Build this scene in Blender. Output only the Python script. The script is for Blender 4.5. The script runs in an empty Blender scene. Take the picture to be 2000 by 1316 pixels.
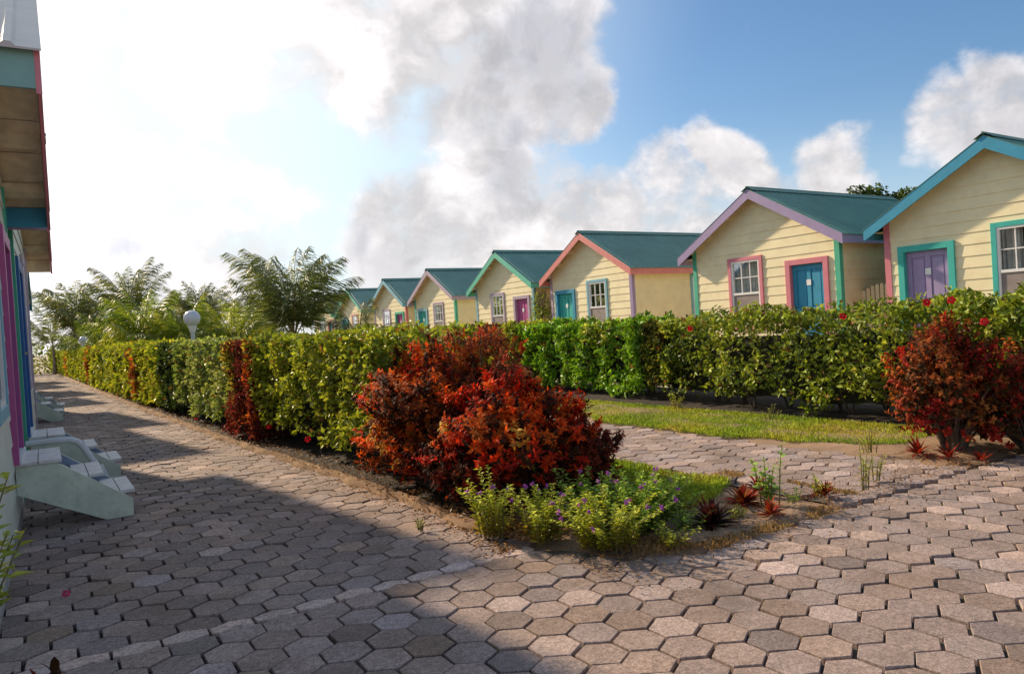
import bpy, math, random
import numpy as np
from mathutils import Vector, Matrix

R_ = math.radians
scene = bpy.context.scene
random.seed(7)
rng = np.random.default_rng(11)

# ------------------------------------------------------------------ camera
EYE = 1.64
cam_d = bpy.data.cameras.new('camera')
cam = bpy.data.objects.new('camera', cam_d)
scene.collection.objects.link(cam)
cam_d.sensor_width = 36.0
cam_d.lens = 26.07
cam_d.clip_end = 6000
cam_d.clip_start = 0.05
YAW, PITCH, ROLL = 0.5664, -0.0142, 0.0614
fw = Vector((math.sin(YAW)*math.cos(PITCH), math.cos(YAW)*math.cos(PITCH), math.sin(PITCH)))
rt = Vector((math.cos(YAW), -math.sin(YAW), 0))
dn = fw.cross(rt)
c_, s_ = math.cos(ROLL), math.sin(ROLL)
right = c_*rt + s_*dn
down = -s_*rt + c_*dn
m = Matrix((right, -down, -fw)).transposed().to_4x4()
m.translation = Vector((0, 0, EYE))
cam.matrix_world = m
scene.camera = cam

# ------------------------------------------------------------------ light
SUN_DIR = Vector((-0.50, 1.73, 1.0)).normalized()
SUN_EL = math.asin(SUN_DIR.z)
SUN_AZ = math.atan2(SUN_DIR.x, SUN_DIR.y)          # from +Y towards +X
sd = bpy.data.lights.new('sun', 'SUN')
sd.energy = 3.7
sd.angle = R_(1.6)
sd.color = (1.0, 0.81, 0.57)
sun = bpy.data.objects.new('sun', sd)
scene.collection.objects.link(sun)
sun.rotation_euler = SUN_DIR.to_track_quat('Z', 'Y').to_euler()

scene.view_settings.view_transform = 'Standard'
scene.view_settings.look = 'None'
scene.view_settings.gamma = 1.0
scene.view_settings.exposure = 0.80

# ------------------------------------------------------------------ world
world = bpy.data.worlds.new('World')
scene.world = world
world.use_nodes = True
wn = world.node_tree.nodes
wl = world.node_tree.links
wn.clear()
def wnode(t, **kw):
    n = wn.new(t)
    for k, v in kw.items():
        setattr(n, k, v)
    return n
def wmath(op, a, b=None, c=None, clamp=False):
    n = wnode('ShaderNodeMath', operation=op, use_clamp=clamp)
    for i, x in enumerate((a, b, c)):
        if x is None: continue
        if isinstance(x, (int, float)): n.inputs[i].default_value = x
        else: wl.new(x, n.inputs[i])
    return n.outputs[0]
def wvec(op, a, b=None, scale=None):
    n = wnode('ShaderNodeVectorMath', operation=op)
    for i, x in enumerate((a, b)):
        if x is None: continue
        if isinstance(x, (tuple, list, Vector)): n.inputs[i].default_value = tuple(x)
        else: wl.new(x, n.inputs[i])
    if scale is not None: n.inputs['Scale'].default_value = scale
    return n
def wramp(x, lo, hi, a=0.0, b=1.0, smooth=True):
    n = wnode('ShaderNodeMapRange')
    n.interpolation_type = 'SMOOTHSTEP' if smooth else 'LINEAR'
    wl.new(x, n.inputs[0])
    for i, v in enumerate((lo, hi, a, b)): n.inputs[i+1].default_value = v
    return n.outputs[0]
def wmix(f, a, b, mode='MIX'):
    n = wnode('ShaderNodeMix', data_type='RGBA', blend_type=mode)
    n.clamp_factor = True
    if isinstance(f, (int, float)): n.inputs[0].default_value = f
    else: wl.new(f, n.inputs[0])
    for i, x in ((6, a), (7, b)):
        if isinstance(x, (tuple, list)): n.inputs[i].default_value = (*x[:3], 1)
        else: wl.new(x, n.inputs[i])
    return n.outputs[2]
tc = wnode('ShaderNodeTexCoord')
D0 = tc.outputs['Generated']
sky = wnode('ShaderNodeTexSky', sky_type='NISHITA')
sky.sun_disc = False
sky.sun_elevation = SUN_EL
sky.sun_rotation = SUN_AZ
sky.air_density = 1.0
sky.dust_density = 1.2
sky.ozone_density = 2.0
# domain warp
nz = wnode('ShaderNodeTexNoise'); nz.inputs['Scale'].default_value = 5.0; nz.inputs['Detail'].default_value = 5
wl.new(D0, nz.inputs['Vector'])
w1 = wvec('SUBTRACT', nz.outputs['Color'], (0.5, 0.5, 0.5))
w2 = wvec('SCALE', w1.outputs[0], scale=0.16)
D1 = wvec('NORMALIZE', wvec('ADD', D0, w2.outputs[0]).outputs[0]).outputs[0]
# azimuth, elevation, angular radius, weight of the cloud banks
BANKS = [(14.1,20.6,7.1,.85),(22.2,21.9,7.9,1.0),(30.0,21.8,7.9,1.0),(36.1,19.4,6.0,1.0),(39.1,17.2,4.2,1.0),(31.9,17.1,5.1,0.9),
 (31.7,11.6,4.6,1.0),(25.5,8.6,5.5,0.95),(33.0,7.5,6.3,1.0),(40.1,6.8,5.2,0.95),(37.1,11.0,3.4,0.8),(46.5,6.0,5.0,0.8),(50.0,10.6,2.9,0.95),
 (51.4,8.4,3.2,0.8),(56.2,9.2,3.4,0.95),(57.5,7.2,3.0,0.8),(64.2,11.2,3.4,.9),(66.8,13.0,3.4,.9),(69.9,10.1,5.6,.95),(45.6,10.2,3.0,0.75),(28.0,3.0,9.0,.8),
 (6.8,3.0,12.0,0.8),(-6.0,8.2,12.8,1.0),(-20.0,16.2,18.0,.9),(2.0,30.0,10.0,.9),(60,34,9,.8),(95,20,14,.8),(140,25,18,.8),(200,22,20,.9),(-100,25,20,.8)]
fld = None
for az, el, rad, wt in BANKS:
    az, el, rad = R_(az), R_(el), R_(rad)
    c = (math.sin(az)*math.cos(el), math.cos(az)*math.cos(el), math.sin(el))
    d = wvec('DOT_PRODUCT', D1, c).outputs['Value']
    v = wramp(d, math.cos(rad*1.35), math.cos(rad*0.3), 0.0, wt)
    fld = v if fld is None else wmath('MAXIMUM', fld, v)
nb = wnode('ShaderNodeTexNoise'); nb.inputs['Scale'].default_value = 9.0; nb.inputs['Detail'].default_value = 9
nb.inputs['Roughness'].default_value = 0.60
mp = wnode('ShaderNodeMapping'); mp.inputs['Scale'].default_value = (1, 1, 1.35)
wl.new(D0, mp.inputs['Vector']); wl.new(mp.outputs[0], nb.inputs['Vector'])
f1 = wmath('ADD', fld, wmath('MULTIPLY', wmath('SUBTRACT', nb.outputs[0], 0.5), 1.7))
mask = wramp(f1, 0.34, 0.92, 0.0, 0.95)
# brightness inside the clouds
nc = wnode('ShaderNodeTexNoise'); nc.inputs['Scale'].default_value = 6.0; nc.inputs['Detail'].default_value = 7
nc.inputs['Roughness'].default_value = 0.5
mp2 = wnode('ShaderNodeMapping'); mp2.inputs['Location'].default_value = (3.1, 1.7, 0.35)
wl.new(D0, mp2.inputs['Vector']); wl.new(mp2.outputs[0], nc.inputs['Vector'])
shade = wramp(nc.outputs[0], 0.38, 0.56)
sdot = wvec('DOT_PRODUCT', D0, tuple(SUN_DIR)).outputs['Value']
glow = wramp(sdot, math.cos(R_(41)), math.cos(R_(20)), 0.0, 1.0)
thick = wramp(f1, 0.62, 1.15, 0.0, 1.0)
dark = wmath('MULTIPLY', thick, wmath('SUBTRACT', 1.0, shade))
cl_col = wmix(dark, (6.4, 6.1, 6.1), (3.9, 3.9, 4.25))
nd = wnode('ShaderNodeTexNoise'); nd.inputs['Scale'].default_value = 17.0; nd.inputs['Detail'].default_value = 8; nd.inputs['Roughness'].default_value = 0.6
wl.new(D1, nd.inputs['Vector'])
rim = wmath('MULTIPLY', wramp(nb.outputs[0], 0.40, 0.62, 0.80, 1.10), wramp(nd.outputs[0], 0.38, 0.62, 0.90, 1.10))
cl_sc = wvec('SCALE', cl_col); wl.new(rim, cl_sc.inputs['Scale']); cl_col = cl_sc.outputs[0]
gl2 = wmath('ADD', wmath('MULTIPLY', glow, 0.8), 1.0)
cl_col2 = wvec('SCALE', cl_col); wl.new(gl2, cl_col2.inputs['Scale'])
hsv = wnode('ShaderNodeHueSaturation'); hsv.inputs['Saturation'].default_value = 1.22; hsv.inputs['Value'].default_value = 1.02
wl.new(sky.outputs[0], hsv.inputs['Color'])
veil = wmath('MULTIPLY', wramp(sdot, math.cos(R_(60)), math.cos(R_(22)), 0.0, 1.0), 0.86)
hcol = wmix(veil, hsv.outputs[0], (6.7, 7.7, 7.9))
zs = wnode('ShaderNodeSeparateXYZ'); wl.new(D0, zs.inputs[0])
hcol = wmix(wramp(zs.outputs[2], 0.26, 0.0, 0.0, 0.55), hcol, (5.0, 6.1, 7.3))
mixc = wmix(mask, hcol, cl_col2.outputs[0])
bg = wnode('ShaderNodeBackground'); bg.inputs['Strength'].default_value = 0.082
wl.new(mixc, bg.inputs['Color'])
wo = wnode('ShaderNodeOutputWorld')
wl.new(bg.outputs[0], wo.inputs['Surface'])

# ------------------------------------------------------------------ materials
MATS = {}
def mat(name, color, rough=0.6, var=0.12, vscale=3.0, bump=0.0, bscale=60.0, metal=0.0, spec=0.4, stain=None, stain_amt=0.5, attr=None):
    if name in MATS: return MATS[name]
    mt = bpy.data.materials.new(name); mt.use_nodes = True
    nt = mt.node_tree; n = nt.nodes; l = nt.links
    b = n['Principled BSDF']
    b.inputs['Roughness'].default_value = rough
    b.inputs['Metallic'].default_value = metal
    b.inputs['Specular IOR Level'].default_value = spec
    g = n.new('ShaderNodeNewGeometry')
    no = n.new('ShaderNodeTexNoise'); no.inputs['Scale'].default_value = vscale; no.inputs['Detail'].default_value = 6
    l.new(g.outputs['Position'], no.inputs['Vector'])
    mr = n.new('ShaderNodeMapRange'); mr.inputs[1].default_value = 0.3; mr.inputs[2].default_value = 0.7
    mr.inputs[3].default_value = 1-var; mr.inputs[4].default_value = 1+var
    l.new(no.outputs[0], mr.inputs[0])
    base = None
    if attr:
        a = n.new('ShaderNodeAttribute'); a.attribute_name = attr; base = a.outputs['Color']
    vs = n.new('ShaderNodeVectorMath'); vs.operation = 'SCALE'
    if base is not None: l.new(base, vs.inputs[0])
    else: vs.inputs[0].default_value = color
    l.new(mr.outputs[0], vs.inputs['Scale'])
    out = vs.outputs[0]
    if stain:
        n2 = n.new('ShaderNodeTexNoise'); n2.inputs['Scale'].default_value = vscale*2.3; n2.inputs['Detail'].default_value = 8
        n2.inputs['Roughness'].default_value = 0.65
        l.new(g.outputs['Position'], n2.inputs['Vector'])
        m2 = n.new('ShaderNodeMapRange'); m2.inputs[1].default_value = 0.5; m2.inputs[2].default_value = 0.75
        m2.inputs[4].default_value = stain_amt
        l.new(n2.outputs[0], m2.inputs[0])
        mx = n.new('ShaderNodeMix'); mx.data_type = 'RGBA'
        l.new(m2.outputs[0], mx.inputs[0]); l.new(out, mx.inputs[6]); mx.inputs[7].default_value = (*stain, 1)
        out = mx.outputs[2]
    l.new(out, b.inputs['Base Color'])
    if bump:
        n3 = n.new('ShaderNodeTexNoise'); n3.inputs['Scale'].default_value = bscale; n3.inputs['Detail'].default_value = 5
        l.new(g.outputs['Position'], n3.inputs['Vector'])
        bp = n.new('ShaderNodeBump'); bp.inputs['Strength'].default_value = bump; bp.inputs['Distance'].default_value = 0.01
        l.new(n3.outputs[0], bp.inputs['Height']); l.new(bp.outputs[0], b.inputs['Normal'])
    MATS[name] = mt
    return mt

def leaf_mat(name, rough=0.42, trans=0.38, spec=0.4, tint=(1.3, 1.2, 0.7)):
    mt = bpy.data.materials.new(name); mt.use_nodes = True
    nt = mt.node_tree; n = nt.nodes; l = nt.links
    b = n['Principled BSDF']; b.inputs['Roughness'].default_value = rough
    b.inputs['Specular IOR Level'].default_value = spec
    a = n.new('ShaderNodeAttribute'); a.attribute_name = 'tint'
    l.new(a.outputs['Color'], b.inputs['Base Color'])
    vm = n.new('ShaderNodeVectorMath'); vm.operation = 'MULTIPLY'; vm.inputs[1].default_value = tint
    l.new(a.outputs['Color'], vm.inputs[0])
    t = n.new('ShaderNodeBsdfTranslucent'); l.new(vm.outputs[0], t.inputs['Color'])
    mx = n.new('ShaderNodeMixShader'); mx.inputs[0].default_value = trans
    l.new(b.outputs[0], mx.inputs[1]); l.new(t.outputs[0], mx.inputs[2])
    l.new(mx.outputs[0], n['Material Output'].inputs['Surface'])
    return mt

# ------------------------------------------------------------------ helpers
C = scene.collection
def tag(o, label=None, cat=None, group=None, kind=None):
    if label: o['label'] = label
    if cat: o['category'] = cat
    if group: o['group'] = group
    if kind: o['kind'] = kind
    return o
def empty(name, loc, rz=0, label=None, cat=None, group=None):
    o = bpy.data.objects.new(name, None); C.objects.link(o)
    o.empty_display_size = 0.2
    o.location = loc; o.rotation_euler = (0, 0, rz)
    return tag(o, label, cat, group)
class MB:
    def __init__(self): self.v = []; self.f = []; self.mi = []
    def quad(self, a, b, c, d, mi=0):
        i = len(self.v); self.v += [tuple(a), tuple(b), tuple(c), tuple(d)]; self.f.append((i, i+1, i+2, i+3)); self.mi.append(mi)
    def poly(self, pts, mi=0):
        i = len(self.v); self.v += [tuple(p) for p in pts]; self.f.append(tuple(range(i, i+len(pts)))); self.mi.append(mi)
    def box(self, x0, x1, y0, y1, z0, z1, mi=0):
        p = [(x0,y0,z0),(x1,y0,z0),(x1,y1,z0),(x0,y1,z0),(x0,y0,z1),(x1,y0,z1),(x1,y1,z1),(x0,y1,z1)]
        i = len(self.v); self.v += p
        for f in ((0,3,2,1),(4,5,6,7),(0,1,5,4),(1,2,6,5),(2,3,7,6),(3,0,4,7)):
            self.f.append(tuple(i+k for k in f)); self.mi.append(mi)
    def prism(self, prof, axis, t0, t1, mi=0):
        # prof: list of 2D points; axis 'x' -> points are (y,z); 'y' -> (x,z); 'z' -> (x,y)
        def mk(p, t):
            return (t, p[0], p[1]) if axis == 'x' else ((p[0], t, p[1]) if axis == 'y' else (p[0], p[1], t))
        n = len(prof); i = len(self.v)
        self.v += [mk(p, t0) for p in prof] + [mk(p, t1) for p in prof]
        self.f.append(tuple(i+k for k in range(n))[::-1]); self.mi.append(mi)
        self.f.append(tuple(i+n+k for k in range(n))); self.mi.append(mi)
        for k in range(n):
            self.f.append((i+k, i+(k+1) % n, i+n+(k+1) % n, i+n+k)); self.mi.append(mi)
    def tube(self, path, r0, r1=None, sides=6, mi=0, cap=True):
        r1 = r0 if r1 is None else r1
        P = [Vector(p) for p in path]; n = len(P); base = len(self.v)
        up = Vector((0.13, 0.21, 1)).normalized()
        for k, p in enumerate(P):
            t = (P[min(k+1, n-1)]-P[max(k-1, 0)])
            if t.length < 1e-9: t = Vector((0, 0, 1))
            t.normalize()
            a = t.cross(up)
            if a.length < 0.1: a = t.cross(Vector((1, 0, 0)))
            a.normalize(); b = t.cross(a)
            r = r0+(r1-r0)*k/max(1, n-1)
            for s in range(sides):
                th = 2*math.pi*s/sides
                self.v.append(tuple(p+a*math.cos(th)*r+b*math.sin(th)*r))
        for k in range(n-1):
            for s in range(sides):
                i0 = base+k*sides+s; i1 = base+k*sides+(s+1) % sides
                self.f.append((i0, i1, i1+sides, i0+sides)); self.mi.append(mi)
        if cap:
            self.f.append(tuple(base+s for s in range(sides))[::-1]); self.mi.append(mi)
            self.f.append(tuple(base+(n-1)*sides+s for s in range(sides))); self.mi.append(mi)
    def build(self, name, mats, parent=None, bevel=0.0, smooth=False):
        me = bpy.data.meshes.new(name); me.from_pydata(self.v, [], self.f)
        if not isinstance(mats, (list, tuple)): mats = [mats]
        for q in mats: me.materials.append(q)
        me.polygons.foreach_set('material_index', self.mi)
        if smooth: me.polygons.foreach_set('use_smooth', [True]*len(me.polygons))
        me.update()
        o = bpy.data.objects.new(name, me); C.objects.link(o)
        if parent: o.parent = parent
        if bevel:
            b = o.modifiers.new('bevel', 'BEVEL'); b.width = bevel; b.segments = 2; b.limit_method = 'ANGLE'
        return o

def np_mesh(name, V, F, cols, material, parent=None, smooth=False):
    """V (n,3); F (m,k) one face size; cols (n,3) point tint"""
    me = bpy.data.meshes.new(name)
    n = len(V); mcount, k = F.shape
    me.vertices.add(n); me.vertices.foreach_set('co', V.astype(np.float32).ravel())
    me.loops.add(mcount*k); me.loops.foreach_set('vertex_index', F.astype(np.int32).ravel())
    me.polygons.add(mcount); me.polygons.foreach_set('loop_start', np.arange(0, mcount*k, k, dtype=np.int32))
    me.polygons.foreach_set('loop_total', np.full(mcount, k, dtype=np.int32))
    if cols is not None:
        at = me.color_attributes.new('tint', 'FLOAT_COLOR', 'POINT')
        cc = np.ones((n, 4), np.float32); cc[:, :3] = cols
        at.data.foreach_set('color', cc.ravel())
    me.materials.append(material)
    me.update(calc_edges=True)
    if smooth: me.polygons.foreach_set('use_smooth', [True]*mcount)
    o = bpy.data.objects.new(name, me); C.objects.link(o)
    if parent: o.parent = parent
    return o

def nrm(a): return a/np.maximum(np.linalg.norm(a, axis=-1, keepdims=True), 1e-9)
def vnoise(P, seed=0):
    """smooth value noise in [0,1] on (n,3)"""
    P = np.asarray(P, float); I = np.floor(P).astype(np.int64); Fr = P-I; Fr = Fr*Fr*(3-2*Fr)
    def h(ix, iy, iz):
        q = (ix*374761393+iy*668265263+iz*2147483647+seed*974634777) & 0xffffffff
        q = ((q ^ (q >> 13))*1274126177) & 0xffffffff
        q = q ^ (q >> 16)
        return (q & 0xffff)/65535.0
    r = 0
    for dx in (0, 1):
        for dy in (0, 1):
            for dz in (0, 1):
                w = (Fr[:, 0] if dx else 1-Fr[:, 0])*(Fr[:, 1] if dy else 1-Fr[:, 1])*(Fr[:, 2] if dz else 1-Fr[:, 2])
                r = r+w*h(I[:, 0]+dx, I[:, 1]+dy, I[:, 2]+dz)
    return r

def leaves(P, A, N, L, W, cols, fold=0.25, droop=0.2):
    """folded rhombic leaves: returns V, F(tri), cols"""
    n = len(P); A = nrm(A); B = nrm(np.cross(A, N)); N = np.cross(B, A)
    L = np.broadcast_to(np.asarray(L, float).reshape(-1, 1), (n, 1)); W = np.broadcast_to(np.asarray(W, float).reshape(-1, 1), (n, 1))
    base = P
    mid = P+A*L*0.45
    l = mid+B*W*0.5+N*W*fold; r = mid-B*W*0.5+N*W*fold
    tip = P+A*L-N*L*droop
    V = np.stack([base, l, tip, r], 1).reshape(-1, 3)
    i = np.arange(n)*4
    F = np.concatenate([np.stack([i, i+1, i+2], 1), np.stack([i, i+2, i+3], 1)])
    return V, F, np.repeat(cols, 4, 0)

def blades(P, A, N, L, W, cols, curl=0.6, seg=3):
    """curved strap leaves; quads"""
    n = len(P); A = nrm(A); B = nrm(np.cross(A, N)); N = np.cross(B, A)
    L = np.broadcast_to(np.asarray(L, float).reshape(-1, 1), (n, 1)); W = np.broadcast_to(np.asarray(W, float).reshape(-1, 1), (n, 1))
    curl = np.broadcast_to(np.asarray(curl, float).reshape(-1, 1), (n, 1))
    rows = []; p = P.copy(); prof = [0.25, 1.0, 0.85, 0.12] if seg == 3 else [0.5, 1.0, .9, .6, .1]
    for k in range(seg+1):
        w = W*prof[k]*0.5
        rows.append(p-B*w+N*w*0.35); rows.append(p+B*w+N*w*0.35)
        ang = curl*(k+0.5)/seg
        d = A*np.cos(ang)-N*np.sin(ang)
        p = p+d*L/seg
    V = np.stack(rows, 1).reshape(-1, 3)
    m = 2*(seg+1); i = np.arange(n)*m
    F = np.concatenate([np.stack([i+2*k, i+2*k+1, i+2*k+3, i+2*k+2], 1) for k in range(seg)])
    return V, F, np.repeat(cols, m, 0)

def rdir(n, zb=0.0):
    v = rng.normal(size=(n, 3)); v[:, 2] += zb
    return nrm(v)

def pick(pal, t, jit=0.12):
    """pal: (k,3) colours, t in 0..1 -> interpolated + jitter"""
    pal = np.asarray(pal, float); k = len(pal)-1
    t = np.clip(t, 0, 0.999)*k; i = t.astype(int); f = (t-i)[:, None]
    c = pal[i]*(1-f)+pal[np.minimum(i+1, k)]*f
    return c*(1+rng.normal(0, jit, size=(len(t), 1)))*(1+rng.normal(0, 0.03, size=(len(t), 3)))

M_leaf = leaf_mat('foliage_green', 0.45, 0.32, 0.3)
M_croton = leaf_mat('foliage_croton', 0.6, 0.40, 0.06, (1.5, 0.95, 0.6))
M_palm = leaf_mat('foliage_palm', 0.45, 0.45, 0.3)
M_grass = leaf_mat('foliage_grass', 0.6, 0.35, 0.2)
M_petal = leaf_mat('petal', 0.6, 0.35, 0.2, (1.2, 1, 1))
M_bark = mat('bark', (0.10, 0.075, 0.055), 0.9, 0.3, 20, 0.6, 40)
M_core = mat('inner_shade', (0.022, 0.024, 0.012), 0.95, 0.4, 12, 0.8, 25)  # near-black colour stands for the shade inside the hedges

# ------------------------------------------------------------------ ground
M_sand = mat('sand', (0.40, 0.315, 0.225), 0.95, 0.22, 1.6, 0.5, 70, stain=(0.17, 0.125, 0.08), stain_amt=0.7)
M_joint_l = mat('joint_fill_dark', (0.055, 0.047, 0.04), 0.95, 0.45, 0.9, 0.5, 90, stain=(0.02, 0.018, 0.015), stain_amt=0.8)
M_joint = mat('joint_fill', (0.13, 0.115, 0.09), 0.95, 0.45, 1.3, 0.5, 90, stain=(0.03, 0.026, 0.02), stain_amt=0.9)
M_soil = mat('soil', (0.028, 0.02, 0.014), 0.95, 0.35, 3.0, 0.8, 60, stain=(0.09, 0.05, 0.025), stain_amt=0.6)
M_edge = mat('edge_dirt', (0.27, 0.16, 0.085), 0.95, 0.3, 4.0, 0.8, 80, stain=(0.13, 0.085, 0.05), stain_amt=0.8)
M_soilsand = mat('sandy_bed', (0.31, 0.20, 0.125), 0.95, 0.25, 2.2, 0.8, 80, stain=(0.17, 0.10, 0.055), stain_amt=0.9)

def sheet(name, pts, z, material, label=None):
    b = MB(); b.poly([(x, y, z) for x, y in pts]); o = b.build(name, material); tag(o, kind='structure')
    return o
sheet('ground', [(-3000, -3000), (3000, -3000), (3000, 3000), (-3000, 3000)], -0.045, M_sand)

def kerb_x(y):
    return float(np.interp(y, [3.6, 5.7, 7, 10.2, 13.8, 24, 35, 60, 85, 120], [3.0, 2.97, 2.95, 2.80, 2.6, 2.28, 1.98, 1.45, 0.7, 0.2]))
def left_x(y):
    return float(np.interp(y, [0, 14.6, 15.2, 28, 28.5, 41, 41.5, 54, 90], [-0.75, -0.75, -1.1, -1.1, -1.5, -1.5, -2.1, -2.1, -2.3]))

def bumpy_patch(name, poly_rows, z0, amp, material, seed, kind='structure', edge=0.05):
    """poly_rows: list of (y, x0, x1); builds a softly mounded sheet"""
    V = []; F = []; nx = 14
    rows = poly_rows; ny = len(rows)
    for j, (y, x0, x1) in enumerate(rows):
        for i in range(nx+1):
            u = i/nx; x = x0+(x1-x0)*u
            e = min(1, min(u, 1-u)*4)*min(1, min(j, ny-1-j)*0.9)
            V.append((x, y, e))
    V = np.array(V, float)
    e = V[:, 2].copy(); P = V.copy(); P[:, 2] = 0
    V[:, 2] = z0+e*(0.03+amp*(vnoise(P*2.2, seed)+0.5*vnoise(P*6, seed+3)))-(1-e)*0.02
    me = MB(); me.v = [tuple(p) for p in V]
    for j in range(ny-1):
        for i in range(nx):
            a = j*(nx+1)+i; me.f.append((a, a+1, a+nx+2, a+nx+1)); me.mi.append(0)
    o = me.build(name, material, smooth=True); tag(o, kind=kind)
    return o

# paving : hexagonal concrete blocks -----------------------------------------
def hex_paving(name, cells, R=0.1443, gap=0.937, seedtone=1, light=None):
    """cells: list of (cx, cy, tone, squash)"""
    n = len(cells); cc = np.array([(c[0], c[1]) for c in cells]); tone = np.array([c[2] for c in cells]); sq = np.array([c[3] for c in cells])
    ang = np.radians(30+60*np.arange(6))
    rot = rng.normal(0, 0.012, n)
    zc = rng.normal(0, 0.0025, n)+0.012*(vnoise(np.c_[cc*0.9, cc[:, 0]*0], 77)-0.5)-0.008*(rng.random(n) < .04); tx = rng.normal(0, 0.014, n); ty = rng.normal(0, 0.014, n)
    rings = []
    jit = 1+rng.normal(0, 0.010, (n, 6))
    for (rr, dz) in ((gap-0.022, 0.0), (gap, -0.0035), (gap-.005, -0.06)):
        a = ang[None, :]+rot[:, None]
        x = np.cos(a)*R*rr*jit; y = np.sin(a)*R*rr*jit*sq[:, None]
        z = zc[:, None]+dz+(x*tx[:, None]+y*ty[:, None] if dz > -0.04 else 0)
        rings.append(np.stack([cc[:, 0:1]+x, cc[:, 1:2]+y, z*np.ones_like(x)], 2))
    V = np.concatenate(rings, 1).reshape(-1, 3)          # n*18
    base = np.arange(n)*18
    me = bpy.data.meshes.new(name)
    tops = base[:, None]+np.arange(6)[None, :]
    quads = []
    for ring in (0, 6):
        for k in range(6):
            k2 = (k+1) % 6
            quads.append(np.stack([base+ring+k+6, base+ring+k2+6, base+ring+k2, base+ring+k], 1))
    Q = np.concatenate(quads)
    loops = np.concatenate([tops.ravel(), Q.ravel()]).astype(np.int32)
    starts = np.concatenate([np.arange(n)*6, n*6+np.arange(len(Q))*4]).astype(np.int32)
    tot = np.concatenate([np.full(n, 6), np.full(len(Q), 4)]).astype(np.int32)
    me.vertices.add(len(V)); me.vertices.foreach_set('co', V.astype(np.float32).ravel())
    me.loops.add(len(loops)); me.loops.foreach_set('vertex_index', loops)
    me.polygons.add(len(starts)); me.polygons.foreach_set('loop_start', starts); me.polygons.foreach_set('loop_total', tot)
    pal = np.array([(0.17, 0.13, 0.108), (0.27, 0.212, 0.178), (0.35, 0.275, 0.235), (0.54, 0.45, 0.40)])
    tt_ = rng.normal(0, 0.035, (n, 1))
    col = pick(pal, tone, 0.04)
    col = col.mean(1, keepdims=True)*(np.array([1.28, .95, .82])+tt_*np.array([1, 0, -1]))
    cv = np.ones((len(V), 4), np.float32); cv[:, :3] = np.repeat(col, 18, 0)
    at = me.color_attributes.new('tint', 'FLOAT_COLOR', 'POINT'); at.data.foreach_set('color', cv.ravel())
    me.materials.append(M_paver); me.update(calc_edges=True)
    me.polygons.foreach_set('use_smooth', np.zeros(len(me.polygons), dtype=bool))
    o = bpy.data.objects.new(name, me); C.objects.link(o); tag(o, kind='structure')
    return o

def paver_material():
    mt = bpy.data.materials.new('concrete_paver'); mt.use_nodes = True
    nt = mt.node_tree; n = nt.nodes; l = nt.links; b = n['Principled BSDF']
    b.inputs['Roughness'].default_value = 0.85; b.inputs['Specular IOR Level'].default_value = 0.3
    g = n.new('ShaderNodeNewGeometry'); a = n.new('ShaderNodeAttribute'); a.attribute_name = 'tint'
    def noise(sc, det, ro=0.6):
        q = n.new('ShaderNodeTexNoise'); q.inputs['Scale'].default_value = sc; q.inputs['Detail'].default_value = det; q.inputs['Roughness'].default_value = ro
        l.new(g.outputs['Position'], q.inputs['Vector']); return q.outputs[0]
    def rmp(x, a0, a1, b0, b1):
        q = n.new('ShaderNodeMapRange'); l.new(x, q.inputs[0])
        for i, v in enumerate((a0, a1, b0, b1)): q.inputs[i+1].default_value = v
        return q.outputs[0]
    def scale(c, s):
        q = n.new('ShaderNodeVectorMath'); q.operation = 'SCALE'; l.new(c, q.inputs[0]); l.new(s, q.inputs['Scale']); return q.outputs[0]
    def mix(f, c1, c2):
        q = n.new('ShaderNodeMix'); q.data_type = 'RGBA'; l.new(f, q.inputs[0]); l.new(c1, q.inputs[6]); q.inputs[7].default_value = (*c2, 1); return q.outputs[2]
    speck = rmp(noise(75, 5, 0.9), 0.36, 0.66, 0.45, 1.5)
    c = scale(a.outputs['Color'], speck)
    c = scale(c, rmp(noise(28, 6, 0.75), 0.34, 0.66, 0.70, 1.26))
    c = scale(c, rmp(noise(5, 4), 0.3, 0.7, 0.86, 1.12))
    c = mix(rmp(noise(1.1, 7, 0.7), 0.52, 0.72, 0, 0.75), c, (0.14, 0.092, 0.06))
    c = mix(rmp(noise(260, 2), 0.62, 0.72, 0, 0.55), c, (0.07, 0.055, 0.045))
    l.new(c, b.inputs['Base Color'])
    bp = n.new('ShaderNodeBump'); bp.inputs['Strength'].default_value = 0.55; bp.inputs['Distance'].default_value = 0.004
    l.new(noise(170, 4, 0.7), bp.inputs['Height'])
    bp2 = n.new('ShaderNodeBump'); bp2.inputs['Strength'].default_value = 0.5; bp2.inputs['Distance'].default_value = 0.008
    l.new(noise(22, 4, 0.6), bp2.inputs['Height']); l.new(bp.outputs[0], bp2.inputs['Normal'])
    l.new(bp2.outputs[0], b.inputs['Normal'])
    return mt
M_paver = paver_material()
PX, PY = 0.25, 0.2165
SEAM = 4.58
def tonev(n): return np.clip(rng.beta(4.0, 4.0, n)+0.25*(rng.random(n) < .06), 0, 1)
cells = []
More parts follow.
